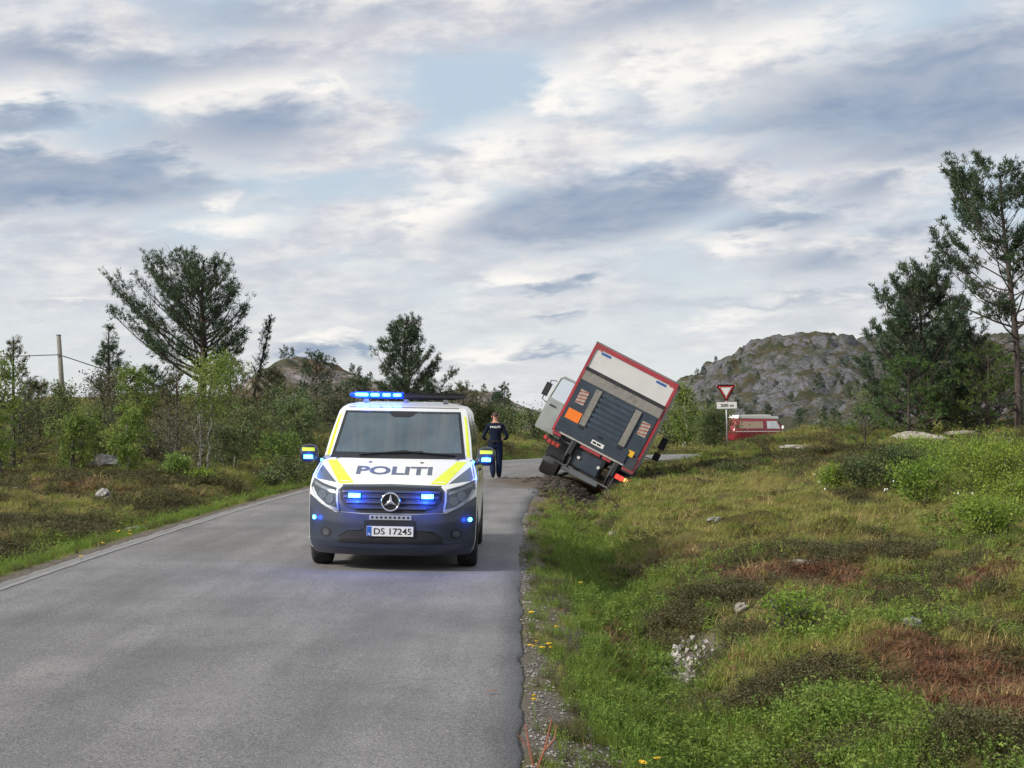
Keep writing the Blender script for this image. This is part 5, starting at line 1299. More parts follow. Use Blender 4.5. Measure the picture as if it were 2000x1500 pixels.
# sides: windows, yellow blocks, door lines, handles
def side_panel(name, poly, mat, s, off=.004, parent=VAN):
    """poly in (y, z) on the van's flank"""
    P = dens(poly, .12); n = len(P); pts = list(P)
    ys_ = [p[0] for p in P]; zs_ = [p[1] for p in P]
    for gy_ in np.arange(min(ys_) + .06, max(ys_), .12):
        for gz_ in np.arange(min(zs_) + .04, max(zs_), .08):
            if inside(P, gy_, gz_): pts.append((gy_, gz_))
    res = delaunay_2d_cdt([Vector(p) for p in pts], [(i, (i + 1) % n) for i in range(n)], [list(range(n))], 1, 1e-5)
    return mesh_obj(name, fast_mesh(name, np.array([(s * (vw(v.y) + off), v.x, v.y) for v in res[0]]), [tuple(f) for f in res[2]], True), mat, parent)
for s in (-1, 1):
    for poly in ([(1.35, 1.22), (2.10, 1.22), (2.08, 1.76), (1.98, 1.76)], [(2.25, 1.22), (3.35, 1.22), (3.33, 1.77), (2.25, 1.77)], [(3.5, 1.22), (4.75, 1.22), (4.68, 1.76), (3.5, 1.77)]):
        side_panel('side_window', poly, M['side_glass'], s)
    for y0 in (.62, 1.9, 2.9, 3.9): side_panel('side_block', [(y0, .93), (y0 + .35, .93), (y0 + .75, 1.16), (y0 + .40, 1.16)], M['yellow_foil'], s)
    side_panel('fender_block', [(.45, .70), (.58, .70), (.85, .95), (.50, .95)], M['yellow_foil'], s, .006)
    side_panel('sill_panel', [(1.38, .22), (3.65, .22), (3.65, .40), (1.38, .40)], M['black_plastic'], s, .012)
    for y0 in (1.22, 2.2, 3.42): side_panel('door_gap', [(y0, .40), (y0 + .012, .40), (y0 + .012, 1.80), (y0, 1.80)], M['black_plastic'], s, .003)
    mb = MB(); mb.box((s * (vw(1.1) + .02), 2.05, 1.10), (.03, .20, .035)); mb.build('door_handle', M['black_plastic'], VAN, False, .008)
    # wheels
    for yc in (.93, 4.13):
        mb = MB(); prof = [(.205, -.11), (.30, -.115), (.325, -.10), (.335, -.07), (.337, 0), (.335, .07), (.325, .10), (.30, .115), (.205, .11)]
        n = 36; V = [(s * .845 + q, yc + rr * math.cos(2 * math.pi * k / n), .337 + rr * math.sin(2 * math.pi * k / n)) for rr, q in prof for k in range(n)]
        mb.add(V, [(j * n + k, j * n + (k + 1) % n, (j + 1) * n + (k + 1) % n, (j + 1) * n + k) for j in range(len(prof) - 1) for k in range(n)])
        wh = mb.build('wheel', M['rubber'], VAN, True)
        mb = MB(); mb.cyl((s * .86, yc, .337), (1, 0, 0), .205, .13, 30)
        for k in range(5):
            a = 2 * math.pi * k / 5; mb.box((s * .935, yc + .11 * math.cos(a), .337 + .11 * math.sin(a)), (.02, .19, .06), (a, 0, 0))
        mb.build('rim', M['rim'], wh, False)
    # mirrors
    mxc, myc, mzc = s * 1.045, 1.02, 1.285
    bm = bmesh.new(); bmesh.ops.create_icosphere(bm, subdivisions=3, radius=1)
    for v in bm.verts:
        for ax_, (h_, ex) in enumerate(((.110, 2.6), (.075, 2.2), (.112, 2.6))):
            c_ = v.co[ax_]; v.co[ax_] = math.copysign(abs(c_) ** (2 / ex), c_) * h_
    for v in bm.verts: v.co += Vector((mxc, myc, mzc))
    me = bpy.data.meshes.new('mirror'); bm.to_mesh(me); bm.free(); me.polygons.foreach_set('use_smooth', np.ones(len(me.polygons), bool))
    mir_o = mesh_obj('mirror', me, M['mirror_shell'], VAN)
    mb = MB(); mb.tube([(s * .86, 1.06, 1.20), (s * .98, 1.03, 1.22)], [.035, .03], 8); mb.build('mirror_arm', M['black_plastic'], mir_o)
    ms = lambda x, z, s=s: 1.02 - .075 * max(0.05, 1 - (abs(x - s * 1.045) / .125) ** 2.6 - (abs(z - 1.285) / .13) ** 2.6) ** .45
    patch('mirror_stripe', [(mxc - .075, 1.315), (mxc + .075, 1.315), (mxc + .072, 1.355), (mxc - .072, 1.355)], .004, M['yellow_foil'], mir_o, .02, .01, ms)
    patch('mirror_flasher', [(mxc - .052, 1.225), (mxc + .052, 1.225), (mxc + .052, 1.268), (mxc - .052, 1.268)], .010, M['led_blue'], mir_o, .02, .01, ms)
    patch('mirror_foot_flasher', ell(s * .89, 1.215, .016, .016, 12), .012, M['led_blue'], mir_o, .02, .01, lambda x, z: 1.0)
    ld = bpy.data.lights.new('flasher_light', 'POINT'); ld.energy = 4.0; ld.color = (.02, .10, 1.0); ld.shadow_soft_size = .03
    lo = bpy.data.objects.new('flasher_light', ld); link(lo, VAN); lo.location = (mxc, .84, 1.24)
# light bar on the roof
bar = MB(); bar.add(*tube_geo([(-.68, 2.42, 1.985), (-.60, 2.40, 1.99), (.60, 2.40, 1.99), (.74, 2.44, 1.982)], [.022, .045, .045, .016], 10)); bar_o = bar.build('light_bar', M['black_plastic'], VAN, True)
for v in bar_o.data.vertices: v.co.y = 2.40 + (v.co.y - 2.40) * 2.6
lens_ = MB(); lens_.add(*tube_geo([(-.70, 2.36, 2.0), (-.62, 2.32, 2.0), (-.03, 2.32, 2.0)], [.018, .040, .040], 10)); lens_.build('light_bar_lens', M['led_blue_soft'], bar_o, True)
for x0, x1 in ((-.63, -.47), (-.44, -.33), (-.29, -.19), (-.155, -.055)):
    mb = MB(); mb.box(((x0 + x1) / 2, 2.272, 2.002), (x1 - x0, .02, .036)); mb.build('flasher', M['led_blue'], bar_o, False, .008)
cover_b = MB(); cover_b.box((.36, 2.30, 1.995), (.78, .12, .05)); cover_b.box((.36, 2.30, 2.026), (.76, .14, .010)); cover_b.build('light_bar_cover', M['black_plastic'], bar_o, False, .012)
for sx in (-.5, 0, .5):
    feet = MB(); feet.box((sx, 2.42, 1.945), (.06, .14, .07)); feet.build('light_bar_foot', M['silver'], bar_o)
for lx in (-.5, -.2):
    ld = bpy.data.lights.new('light_bar_light', 'POINT'); ld.energy = 5.0; ld.color = (.02, .10, 1.0); ld.shadow_soft_size = .04
    lo = bpy.data.objects.new('light_bar_light', ld); link(lo, VAN); lo.location = (lx, 2.16, 2.03)
# ------------------------------------------------------------------ tilted lorry
M['lorry_red'] = material('lorry_red_frame', (.34, .040, .055), .45, var=.15, scale=4, dirt=(.19, .06, .055))
M['lorry_white'] = material('lorry_white_panel', (.58, .585, .58), .45, var=.05, scale=2, dirt=(.40, .39, .37))
M['lorry_blue'] = material('tail_lift_steel', (.045, .062, .085), .5, .3, var=.2, scale=4, dirt=(.07, .075, .08))
M['lorry_rib'] = material('tail_lift_rib', (.060, .082, .108), .4, .3, var=.2, scale=4)
M['lorry_alu'] = material('tail_lift_edge', (.30, .285, .26), .5, .5, var=.15, scale=9, dirt=(.2, .18, .15))
M['lorry_dark'] = material('lorry_chassis', (.018, .020, .025), .65, var=.3, scale=6, dirt=(.05, .04, .03))
M['lorry_grey'] = material('lorry_side_trim', (.16, .17, .18), .5, .3, var=.1, scale=6)
M['reflector'] = material('red_reflector', (.60, .05, .06), .35, var=.1, scale=8)
M['orange'] = material('orange_plate', (.85, .20, .02), .5, var=.06, scale=6)
M['sticker_yellow'] = material('yellow_sticker', (.75, .42, .03), .5)
M['sticker_white'] = material('white_sticker', (.62, .62, .60), .5)
M['warn_white'] = material('faded_white_sticker', (.36, .33, .30), .6, var=.2, scale=12)
M['warn_red'] = material('faded_red_sticker', (.32, .09, .06), .6, var=.2, scale=12)
M['sticker_red'] = material('red_sticker', (.40, .05, .03), .5)
M['sticker_blue'] = material('blue_sticker', (.04, .10, .32), .5)
M['lamp_red'] = material('red_lamp', (.6, .02, .02), .25, emit=(1.0, .05, .03), estr=1.6)
M['lamp_orange'] = material('orange_lamp', (.8, .30, .04), .25, emit=(1.0, .40, .12), estr=2.2)
M['cab_paint'] = material('cab_paint', (.30, .33, .32), .4, var=.12, scale=3, coat=.3, dirt=(.16, .15, .13))
TR = empty('lorry', (2.23, 45.3, .75), (0, math.radians(27.5), math.radians(-6.4)))
tag(TR, 'box lorry with red rear frame tilted into the ditch beside the road', 'lorry')
W2, HB = 1.275, 2.70
def rc(u): return (u - .5) * 2.55
def rv(v): return (1 - v) * HB
def rear_box(name, u0, u1, v0, v1, y, th, mat, parent=TR, bevel=0.0):
    mb = MB(); mb.box(((rc(u0) + rc(u1)) / 2, y - th / 2, (rv(v0) + rv(v1)) / 2), (rc(u1) - rc(u0), th, abs(rv(v0) - rv(v1)))); return mb.build(name, mat, parent, False, bevel)
mb = MB(); mb.box((0, 3.1, HB / 2), (2.53, 6.18, HB - .02)); box = mb.build('cargo_box', M['lorry_white'], TR)
mb = MB()
for s in (-1, 1):
    for z in (.03, HB - .03): mb.box((s * 1.262, 3.1, z), (.04, 6.2, .08))
mb.build('box_side_rail', M['lorry_grey'], box)
# rear frame
fr = rear_box('rear_frame', 0, 1, -.002, .045, 0, .07, M['lorry_red'])
rear_box('frame_post', -.002, .030, .045, 1.0, 0, .07, M['lorry_red'], fr); rear_box('frame_post', .970, 1.002, .045, 1.0, 0, .07, M['lorry_red'], fr)
rear_box('frame_top_edge', -.004, 1.004, -.016, -.003, .0, .06, M['lorry_grey'], fr)
rear_box('frame_seam', .985, 1.004, .002, 1.0, .02, .06, M['lorry_dark'], fr)
rear_box('frame_reflector', .978, .986, .42, .99, -.071, .004, M['reflector'], fr); rear_box('frame_reflector', .012, .020, .42, .99, -.071, .004, M['reflector'], fr)
door = rear_box('rear_door', .03, .97, .045, .262, 0, .045, M['lorry_white'])
rear_box('door_sticker', .10, .215, .060, .085, -.046, .003, M['sticker_blue'], door); rear_box('door_sticker', .765, .885, .060, .085, -.046, .003, M['sticker_blue'], door)
for u0 in (.04, .075, .915, .945): rear_box('marker_lamp', u0, u0 + .018, .048, .060, -.046, .012, M['reflector'], door)
rear_box('door_gap_bar', .02, .985, .258, .298, 0, .08, M['lorry_dark'])
# folded tail lift
lift = rear_box('tail_lift', .03, .97, .398, .85, -.03, .06, M['lorry_blue'])
rear_box('lift_tip', .035, .975, .298, .398, -.03, .075, M['lorry_alu'])
for k in range(7): rear_box('lift_rib', .31, .705, .43 + k * .056, .462 + k * .056, -.09, .028, M['lorry_rib'], lift, .008)
for k in range(3): rear_box('lift_panel', .80, .965, .42 + k * .145, .555 + k * .145, -.09, .008, M['lorry_blue'], lift, .003)
rear_box('lift_strap', .235, .305, .42, .82, -.09, .045, M['lorry_alu'], lift, .004); rear_box('lift_strap', .712, .785, .42, .82, -.09, .045, M['lorry_alu'], lift, .004)
rear_box('lift_base', .02, .86, .83, .97, -.03, .09, M['lorry_blue'], lift, .01)
rear_box('lift_corner', .862, .985, .86, 1.04, -.03, .055, M['lorry_blue'], lift, .01)
for u0 in (.085, .835):
    pl = rear_box('warning_plate', u0, u0 + .10, .49, .64, -.091 if u0 < .5 else -.10, .006, M['warn_white'], lift)
    for k in range(4):
        mb = MB(); yq = -.0985 if u0 < .5 else -.1075; a = rc(u0); b = rc(u0 + .10); z0 = rv(.64) + .01 + k * .10
        mb.prism([(a, z0), (b, z0 + .06), (b, z0 + .10), (a, z0 + .04)], 1, yq, yq + .003); mb.build('warning_stripe', M['warn_red'], pl)
rear_box('orange_plate', .06, .222, .715, .825, -.092, .008, M['orange'], lift)
rear_box('yellow_plate', .85, .915, .815, .878, -.100, .006, M['sticker_yellow'], lift)
np_ = rear_box('number_plate', .445, .59, .895, .94, -.121, .006, M['plate_white'], lift)
for k, (u0, u1) in enumerate(((.46, .50), (.51, .555))): rear_box('plate_text', u0, u1, .908, .928, -.1275, .002, M['plate_black'], np_)
for u0, u1 in ((.02, .12), (.36, .60), (.625, .725), (.865, 1.0)): rear_box('reflector_strip', u0, u1, 1.0, 1.028, -.045 if u0 > .8 else -.03, .05, M['lamp_red'] if False else M['lorry_red'])
# chassis, lift gear, underrun bar, lamps
mb = MB(); mb.box((0, 4.0, -.22), (.95, 8.0, .30)); mb.box((0, 3.1, -.07), (2.4, 6.0, .12)); mb.box((-.02, .35, -.42), (1.0, .5, .55)); mb.build('chassis', M['lorry_dark'], TR)
mb = MB(); mb.box((-.03, .05, -.38), (.92, .12, .50)); mb.build('lift_motor_box', M['lorry_blue'], TR, False, .03)
for u0 in (.40, .64):
    mb = MB(); mb.cyl((rc(u0), -.02, rv(1.13)), (0, 1, 0), .045, .05, 16); mb.build('reversing_lamp', M['sticker_white'], TR)
for u0 in (.29, .80):
    mb = MB(); x_ = rc(u0); mb.box((x_, -.05, -.18), (.10, .16, .40)); mb.tube([(x_ - .06, .0, -.02), (x_ - .06, -.06, -.45), (x_ - .05, .15, -.80)], [.05, .045, .05], 8); mb.tube([(x_ + .10, .0, -.02), (x_ + .10, -.04, -.75)], .035, 8); mb.build('lift_arm', M['lorry_dark'], TR)
mb = MB(); mb.box((rc(.5), -.05, rv(1.295)), (rc(.72) - rc(.28), .09, .12)); mb.box((rc(.12), -.05, rv(1.295)), (.36, .09, .12)); mb.box((rc(.91), -.05, rv(1.295)), (.34, .09, .12)); mb.box((0, .0, rv(1.27)), (2.1, .05, .05)); mb.build('underrun_bar', M['lorry_grey'], TR, False, .02)
for s in (-1, 1):
    mb = MB(); mb.box((s * 1.06, -.02, rv(1.115)), (.46, .10, .17)); hous = mb.build('tail_lamp', M['lorry_dark'], TR, False, .01)
    for k, (x_, m_) in enumerate(((.93, 'lamp_red'), (1.06, 'lamp_red'), (1.19, 'lamp_orange'))):
        mb = MB(); mb.box((s * x_, -.075, rv(1.118)), (.115, .02, .12)); mb.build('lamp_lens', M[m_ if s > 0 else 'sticker_red'], hous, False, .01)
    mb = MB(); mb.box((s * 1.33, -.03, rv(1.10)), (.10, .06, .10)); mb.build('side_marker', M['lamp_red' if s > 0 else 'reflector'], TR, False, .01)
    # wheels
    for yc, ws_ in ((2.0, .52), (6.9, .30)):
        mb = MB(); mb.cyl((s * (1.22 - ws_ / 2), yc, -.87), (1, 0, 0), .48, ws_, 32); wh = mb.build('wheel', M['rubber'], TR, False, .04)
        mb = MB(); mb.cyl((s * 1.21, yc, -.87), (1, 0, 0), .27, .06, 24); mb.build('rim', M['rim'], wh)
        mb = MB(); arc = [(yc + .60 * math.cos(a), -.87 + .60 * math.sin(a)) for a in np.linspace(.25, math.pi - .25, 12)] + [(yc + .56 * math.cos(a), -.87 + .56 * math.sin(a)) for a in np.linspace(math.pi - .25, .25, 12)]
        mb.prism(arc, 0, s * .68, s * 1.25); mb.build('mudguard', M['lorry_dark'], TR)
    mb = MB(); mb.box((s * 1.2, 4.3, -.45), (.05, 2.6, .5)); mb.build('side_guard', M['lorry_grey'], TR)
# cab
cabp = [(6.45, -.55), (8.25, -.75), (8.42, .0), (8.40, .55), (8.15, 1.50), (7.9, 1.72), (6.45, 1.72)]
mb = MB(); mb.prism(cabp, 0, -1.19, 1.19); cab = mb.build('cab', M['cab_paint'], TR, False, .05)
mb = MB(); mb.prism([(8.425, .60), (8.40, .56), (8.17, 1.46), (8.20, 1.47)], 0, -1.05, 1.05); mb.build('cab_windscreen', M['side_glass'], cab)
mb = MB(); mb.prism([(6.9, .55), (8.1, .55), (7.95, 1.3), (6.9, 1.3)], 0, 1.19, 1.20); mb.build('cab_side_window', M['side_glass'], cab)
mb = MB(); mb.prism([(6.9, -.5), (8.1, -.5), (8.1, .55), (7.95, 1.3), (6.9, 1.3)], 0, -1.20, -1.188); mb.build('door_opening', M['lorry_dark'], cab)
mb_h = [MB() for _ in range(3)]
for k in range(3):
    mb_h[k].box((rc(.27 + .235 * k), -.115, rv(.845)), (.14, .05, .07)); mb_h[k].build('lift_hinge', M['lorry_dark'], lift, False, .01)
for u0 in (.33, .66):
    hz = MB(); hz.tube([(rc(u0), -.02, -.05), (rc(u0) + .06, -.09, -.22), (rc(u0) - .03, -.05, -.42), (rc(u0) + .02, .05, -.62)], .014, 6); hz.build('hydraulic_hose', M['rubber'], TR, True)
# open driver's door, standing out from the cab on the left
dr = MB(); yd = 8.05
outer = [(-2.42, -.55), (-2.44, .52), (-2.40, 1.22), (-2.30, 1.34), (-1.22, 1.34), (-1.22, -.55)]
dr.prism([(-2.42, -.55), (-2.44, .52), (-1.22, .52), (-1.22, -.55)], 1, yd - .04, yd + .04)
dr.tube([(-2.42, yd, .50), (-2.37, yd, 1.20), (-2.28, yd, 1.30), (-1.24, yd, 1.34), (-1.24, yd, .5)], .045, 8)
do = dr.build('cab_door', M['cab_paint'], TR, False)
mb = MB(); hd = MB(); hd.box((-2.2, yd - .06, .30), (.20, .03, .05)); hd.build('door_handle', M['lorry_dark'], do)
mb.prism([(-2.38, .52), (-2.33, 1.18), (-2.26, 1.27), (-1.26, 1.31), (-1.26, .52)], 1, yd - .006, yd + .006); mb.build('door_window', M['lens_clear'], do)
mb = MB(); mb.tube([(1.2, 8.2, 1.15), (1.55, 8.15, 1.10), (1.55, 8.15, .25), (1.2, 8.2, .2)], .02, 6)
mb.box((1.56, 8.12, .86), (.22, .12, .40)); mb.box((1.56, 8.12, .38), (.22, .12, .26)); mb.build('cab_mirror', M['lorry_dark'], cab, False, .02)
mb = MB(); mb.tube([(-2.36, 8.1, 1.1), (-2.62, 8.12, 1.02), (-2.62, 8.12, .35), (-2.42, 8.1, .3)], .02, 6); mb.box((-2.62, 8.1, .7), (.2, .1, .45)); mb.build('door_mirror', M['lorry_dark'], do, False, .02)

# ------------------------------------------------------------------ yield sign with distance plate
Y = 62.0; X = at(1420, Y); zb = gz(X, Y)
SG = empty('road_sign', (X, Y, zb), (0, math.radians(-1.2), 0)); tag(SG, 'triangular red and white yield sign with a distance plate on a grey post', 'sign')
top = zof(752, Y) - zb
M['sign_red'] = material('sign_red', (.62, .045, .05), .45, var=.05, scale=5)
M['sign_white'] = material('sign_white', (.72, .71, .70), .45, var=.04, scale=5)
M['galvanised'] = material('galvanised_steel', (.36, .38, .39), .45, .6, var=.12, scale=12)
mb = MB(); mb.tube([(0.02, 0, -.3), (.0, 0, top - .1)], .030, 12); mb.build('post', M['galvanised'], SG, True)
def tri(r_, y, th, cz_): 
    a = r_ * math.sqrt(3) / 2
    pts = []
    for (cx2, cz2) in ((-a, r_ / 2), (a, r_ / 2), (0, -r_)):
        ang = math.atan2(cz2, cx2)
        for d in (-.9, -.45, 0, .45, .9): pts.append((cx2 * .92 + .07 * r_ * math.cos(ang + d), cz_ + cz2 * .92 + .07 * r_ * math.sin(ang + d)))
    m = MB(); m.prism(pts[::-1], 1, y, y + th); return m
rT = .42; cT = top - rT / 2
b0 = tri(rT, -.045, .012, cT).build('sign_back', M['sign_white'], SG); tri(rT * .95, -.052, .006, cT).build('sign_border', M['sign_red'], SG); tri(rT * .64, -.058, .006, cT).build('sign_face', M['sign_white'], SG)
zp = cT - rT - .14
mb = MB(); mb.box((.02, -.045, zp), (.76, .012, .25)); sp = mb.build('distance_plate', M['sign_white'], SG, False, .004)
P2, F2 = text_mesh('200 m', .03); mesh_obj('distance_text', fast_mesh('distance_text', np.array([(.03 + p[0] * .50, -.0535, zp + p[1] * .12) for p in P2]), F2), M['plate_black'], sp)

# ------------------------------------------------------------------ red camper
M['camper_red'] = material('camper_red', (.26, .018, .032), .35, var=.08, scale=3, coat=.3)
M['camper_white'] = material('camper_white', (.82, .82, .80), .4, var=.04, scale=3)
M['curtain'] = material('beige_curtain', (.50, .36, .27), .7, var=.12, scale=6)
M['painted_sky_glass'] = material('painted_sky_window', (.66, .69, .71), .12, var=.15, scale=3, spec=.9)  # pale colour stands in for sky reflected in the camper's front glass
Y = 118.0; X = at(1474, Y); zb = gz(X, Y)
CP = empty('camper_van', (X, Y, zb), (0, 0, math.radians(24))); tag(CP, 'old red camper van with white raised roof parked behind the grassy rise', 'van')
lv = [(.32, .80, -2.12, 2.12), (.45, .845, -2.22, 2.24), (.95, .85, -2.24, 2.28), (1.12, .84, -2.20, 2.18), (1.20, .825, -2.17, 2.10), (1.72, .745, -1.98, 1.62), (1.86, .70, -1.90, 1.48), (1.93, .60, -1.75, 1.35)]
V = []; n = 28
for z, hw, xr, xf in lv:
    for k in range(n):
        a = 2 * math.pi * k / n; c, s = math.cos(a), math.sin(a); ex = .28
        V.append(((xf + xr) / 2 + (xf - xr) / 2 * math.copysign(abs(c) ** ex, c), hw * math.copysign(abs(s) ** ex, s), z))
F = [(j * n + k, j * n + (k + 1) % n, (j + 1) * n + (k + 1) % n, (j + 1) * n + k) for j in range(len(lv) - 1) for k in range(n)] + [tuple(range(n - 1, -1, -1)), tuple((len(lv) - 1) * n + k for k in range(n))]
mb = MB(); mb.add(V, F); mb.build('body', M['camper_red'], CP, True)
mb = MB(); mb.prism([(-1.80, 1.93), (-1.72, 2.17), (.95, 2.20), (1.0, 2.10), (1.62, 2.06), (1.60, 1.88), (.5, 1.90)], 1, -.66, .66); mb.build('raised_roof', M['camper_white'], CP, False, .03)
sidey = lambda z: float(np.interp(z, [l[0] for l in lv], [l[1] for l in lv]))
for s in (-1, 1):
    for nm, poly, mt in (('side_window', [(-1.85, 1.22), (.20, 1.22), (.20, 1.72), (-1.70, 1.72)], 'curtain'), ('cab_window', [(.52, 1.20), (1.62, 1.20), (1.36, 1.74), (.52, 1.74)], 'painted_sky_glass')):
        mesh_obj(nm, fast_mesh(nm, np.array([(x_, s * (sidey(z_) + .012), z_) for x_, z_ in poly]), [tuple(range(len(poly)))]), M[mt], CP)
    mb = MB(); mb.box((0, s * .86, 1.0), (4.2, .02, .05)); mb.build('side_trim', M['camper_white'], CP)
    mb = MB(); mb.box((1.75, s * 1.0, 1.30), (.08, .2, .22)); mb.tube([(1.75, s * .8, 1.25), (1.75, s * .95, 1.28)], .02, 6); mb.build('mirror', M['camper_white'], CP, False, .02)
    for xc in (-1.25, 1.2):
        mb = MB(); mb.cyl((xc, s * .74, .32), (0, 1, 0), .32, .18, 24); wh = mb.build('wheel', M['rubber'], CP, False, .03); mb = MB(); mb.cyl((xc, s * .83, .32), (0, 1, 0), .19, .02, 20); mb.build('rim', M['silver'], wh)
mesh_obj('windscreen', fast_mesh('windscreen', np.array([(2.11, -.70, 1.22), (2.11, .70, 1.22), (1.66, .62, 1.70), (1.66, -.62, 1.70)]), [(0, 1, 2, 3)]), M['painted_sky_glass'], CP)

# ------------------------------------------------------------------ leaning utility pole and its lines
M['pole_wood'] = material('weathered_wood', (.20, .19, .165), .9, var=.25, scale=8, bump=.4)
M['wire'] = material('line_wire', (.10, .10, .11), .6)
Y = 88.0; X = at(124, Y); zb = gz(X, Y)
PL = empty('utility_pole', (X, Y, zb)); tag(PL, 'leaning grey wooden utility pole on the left skyline', 'pole')
tp = (at(114.5, Y) - X, 0, zof(655, Y) - zb)
mb = MB(); mb.tube([(.05, 0, -.4), tp], [.15, .115], 14); mb.build('pole', M['pole_wood'], PL, True)
mb = MB(); mb.cyl((tp[0], 0, tp[2] + .01), (0, 0, 1), .13, .06, 14); mb.build('cap', M['lorry_grey'], PL)
kz = zof(693, Y) - zb; kx = tp[0] * kz / tp[2]
mb = MB(); mb.box((kx, -.14, kz), (.16, .08, .12)); mb.tube([(kx, -.14, kz), (kx, -.14, kz - .10)], .05, 8); mb.build('insulator', M['lorry_grey'], PL)
mb = MB()
def sag(a, b, s): return [np.array(a) * (1 - q) + np.array(b) * q - np.array([0, 0, s * 4 * q * (1 - q)]) for q in np.linspace(0, 1, 14)]
mb.tube(sag((X + kx, Y - .16, zb + kz), (X - 38, Y + 4, zb + kz + .55), .45), .028, 5); o = mb.build('power_line', M['wire']); tag(o, 'dark power line running left from the leaning pole', 'power line', 'power lines')
mb = MB(); mb.tube(sag((X + kx, Y - .16, zb + kz), (X + 7.5, Y + 45, zb - .8), .25), .030, 5); o = mb.build('power_line', M['wire']); tag(o, 'dark power line dropping right from the leaning pole', 'power line', 'power lines')

# ------------------------------------------------------------------ officer walking away
M['uniform'] = material('navy_uniform', (.008, .013, .030), .9, var=.25, scale=9, bump=.3, spec=.15)
M['trousers'] = material('navy_trousers', (.008, .016, .042), .9, var=.25, scale=9, bump=.3, spec=.15)
M['skin'] = material('skin', (.46, .23, .17), .6, var=.08, scale=20)
M['hair'] = material('cropped_hair', (.06, .035, .025), .8, var=.3, scale=40)
M['boots'] = material('black_boots', (.012, .012, .014), .5, var=.3, scale=20)
def build_officer():
    root = empty('person', (-.455, 44.6, float(road_z(0, 44.6, 1.1)) + .012)); tag(root, 'police officer in dark navy uniform walking away beside the van', 'person')
    J = {}; E = []
    def j(n, p, r_, par=None):
        J[n] = (p, r_, len(J)); 
        if par: E.append((J[par][2], J[n][2]))
    j('pelvis', (0, 0, .98), (.165, .125))
    j('waist', (0, .0, 1.12), (.155, .115), 'pelvis'); j('chest', (0, -.01, 1.30), (.185, .125), 'waist'); j('upper', (0, 0, 1.43), (.155, .10), 'chest')
    j('neck', (0, .01, 1.53), (.060, .060), 'upper'); j('skull0', (0, .03, 1.60), (.070, .075), 'neck'); j('skull1', (0, .035, 1.69), (.080, .098), 'skull0'); j('skull2', (0, .03, 1.765), (.062, .075), 'skull1')
    for s, nm in ((-1, 'l'), (1, 'r')):
        j('sh' + nm, (s * .19, 0, 1.42), (.075, .072), 'upper'); j('um' + nm, (s * .255, -.02, 1.28), (.060, .060), 'sh' + nm); j('el' + nm, (s * .325, -.03, 1.13), (.050, .050), 'um' + nm)
        j('fm' + nm, (s * .30, .10, 1.08), (.042, .042), 'el' + nm); j('wr' + nm, (s * .235, .21, 1.05), (.030, .026), 'fm' + nm); j('pm' + nm, (s * .205, .265, 1.045), (.036, .020), 'wr' + nm)
        for k, (dx_, ln) in enumerate(((.030, .060), (.010, .072), (-.010, .068), (-.030, .052))):
            j(f'fa{nm}{k}', (s * (.195 + dx_), .30, 1.045), (.0095, .0095), 'pm' + nm); j(f'fb{nm}{k}', (s * (.18 + dx_), .30 + ln * .6, 1.03), (.0090, .0090), f'fa{nm}{k}'); j(f'fc{nm}{k}', (s * (.165 + dx_), .30 + ln * .85, 1.00), (.008, .008), f'fb{nm}{k}')
        j('ta' + nm, (s * .165, .255, 1.065), (.011, .011), 'pm' + nm); j('tb' + nm, (s * .14, .285, 1.07), (.0095, .0095), 'ta' + nm)
    # right leg carries the weight, left leg is lifted behind
    for s, nm, pts in ((1, 'r', [((.10, .0, .88), (.130, .125)), ((.108, .03, .70), (.112, .110)), ((.105, .05, .50), (.092, .092)), ((.10, .02, .30), (.088, .090)), ((.098, -.01, .12), (.072, .080)), ((.102, .03, .055), (.055, .055)), ((.112, .19, .045), (.050, .042))]),
                       (-1, 'l', [((-.10, .0, .88), (.130, .125)), ((-.10, .02, .70), (.112, .110)), ((-.09, .02, .51), (.092, .092)), ((-.072, -.10, .32), (.088, .090)), ((-.06, -.20, .16), (.072, .080)), ((-.06, -.19, .090), (.055, .055)), ((-.062, -.05, .045), (.050, .042))])):
        prev = 'pelvis'
        for k, (p, r_) in enumerate(pts): j(f'lg{nm}{k}', p, r_, prev); prev = f'lg{nm}{k}'
    me = bpy.data.meshes.new('body'); me.from_pydata([J[k][0] for k in J], E, [])
    o = bpy.data.objects.new('body', me); COL.objects.link(o)
    sk = o.modifiers.new('skin', 'SKIN'); sk.use_smooth_shade = True
    for k in J:
        sv = me.skin_vertices[0].data[J[k][2]]; sv.radius = J[k][1]; sv.use_root = (k == 'pelvis')
    ss = o.modifiers.new('sub', 'SUBSURF'); ss.levels = 2; ss.render_levels = 2
    dg = bpy.context.evaluated_depsgraph_get(); dg.update()
    m2 = bpy.data.meshes.new_from_object(o.evaluated_get(dg)); o.modifiers.clear(); o.data = m2; o.parent = root
    m2.materials.clear()
    for nm in ('uniform', 'trousers', 'skin', 'boots'): m2.materials.append(M[nm])
    for p in m2.polygons:
        x_, y_, z_ = p.center; p.use_smooth = True
        if z_ > 1.515: k = 2
        elif y_ > .17 and z_ > .9: k = 2
        elif z_ < .13: k = 3
        elif z_ < .96: k = 1
        else: k = 0
        p.material_index = k
    # hair cap, ears, nose, eyes, mouth
    bm = bmesh.new(); bmesh.ops.create_uvsphere(bm, u_segments=24, v_segments=16, radius=1)
    bmesh.ops.delete(bm, geom=[v for v in bm.verts if v.co.z < -.05 - .25 * v.co.y * -1 or (v.co.y > .55 and v.co.z < .5)], context='VERTS')
    for v in bm.verts: v.co = Vector((v.co.x * .090, v.co.y * .108 + .030, v.co.z * .095 + 1.705))
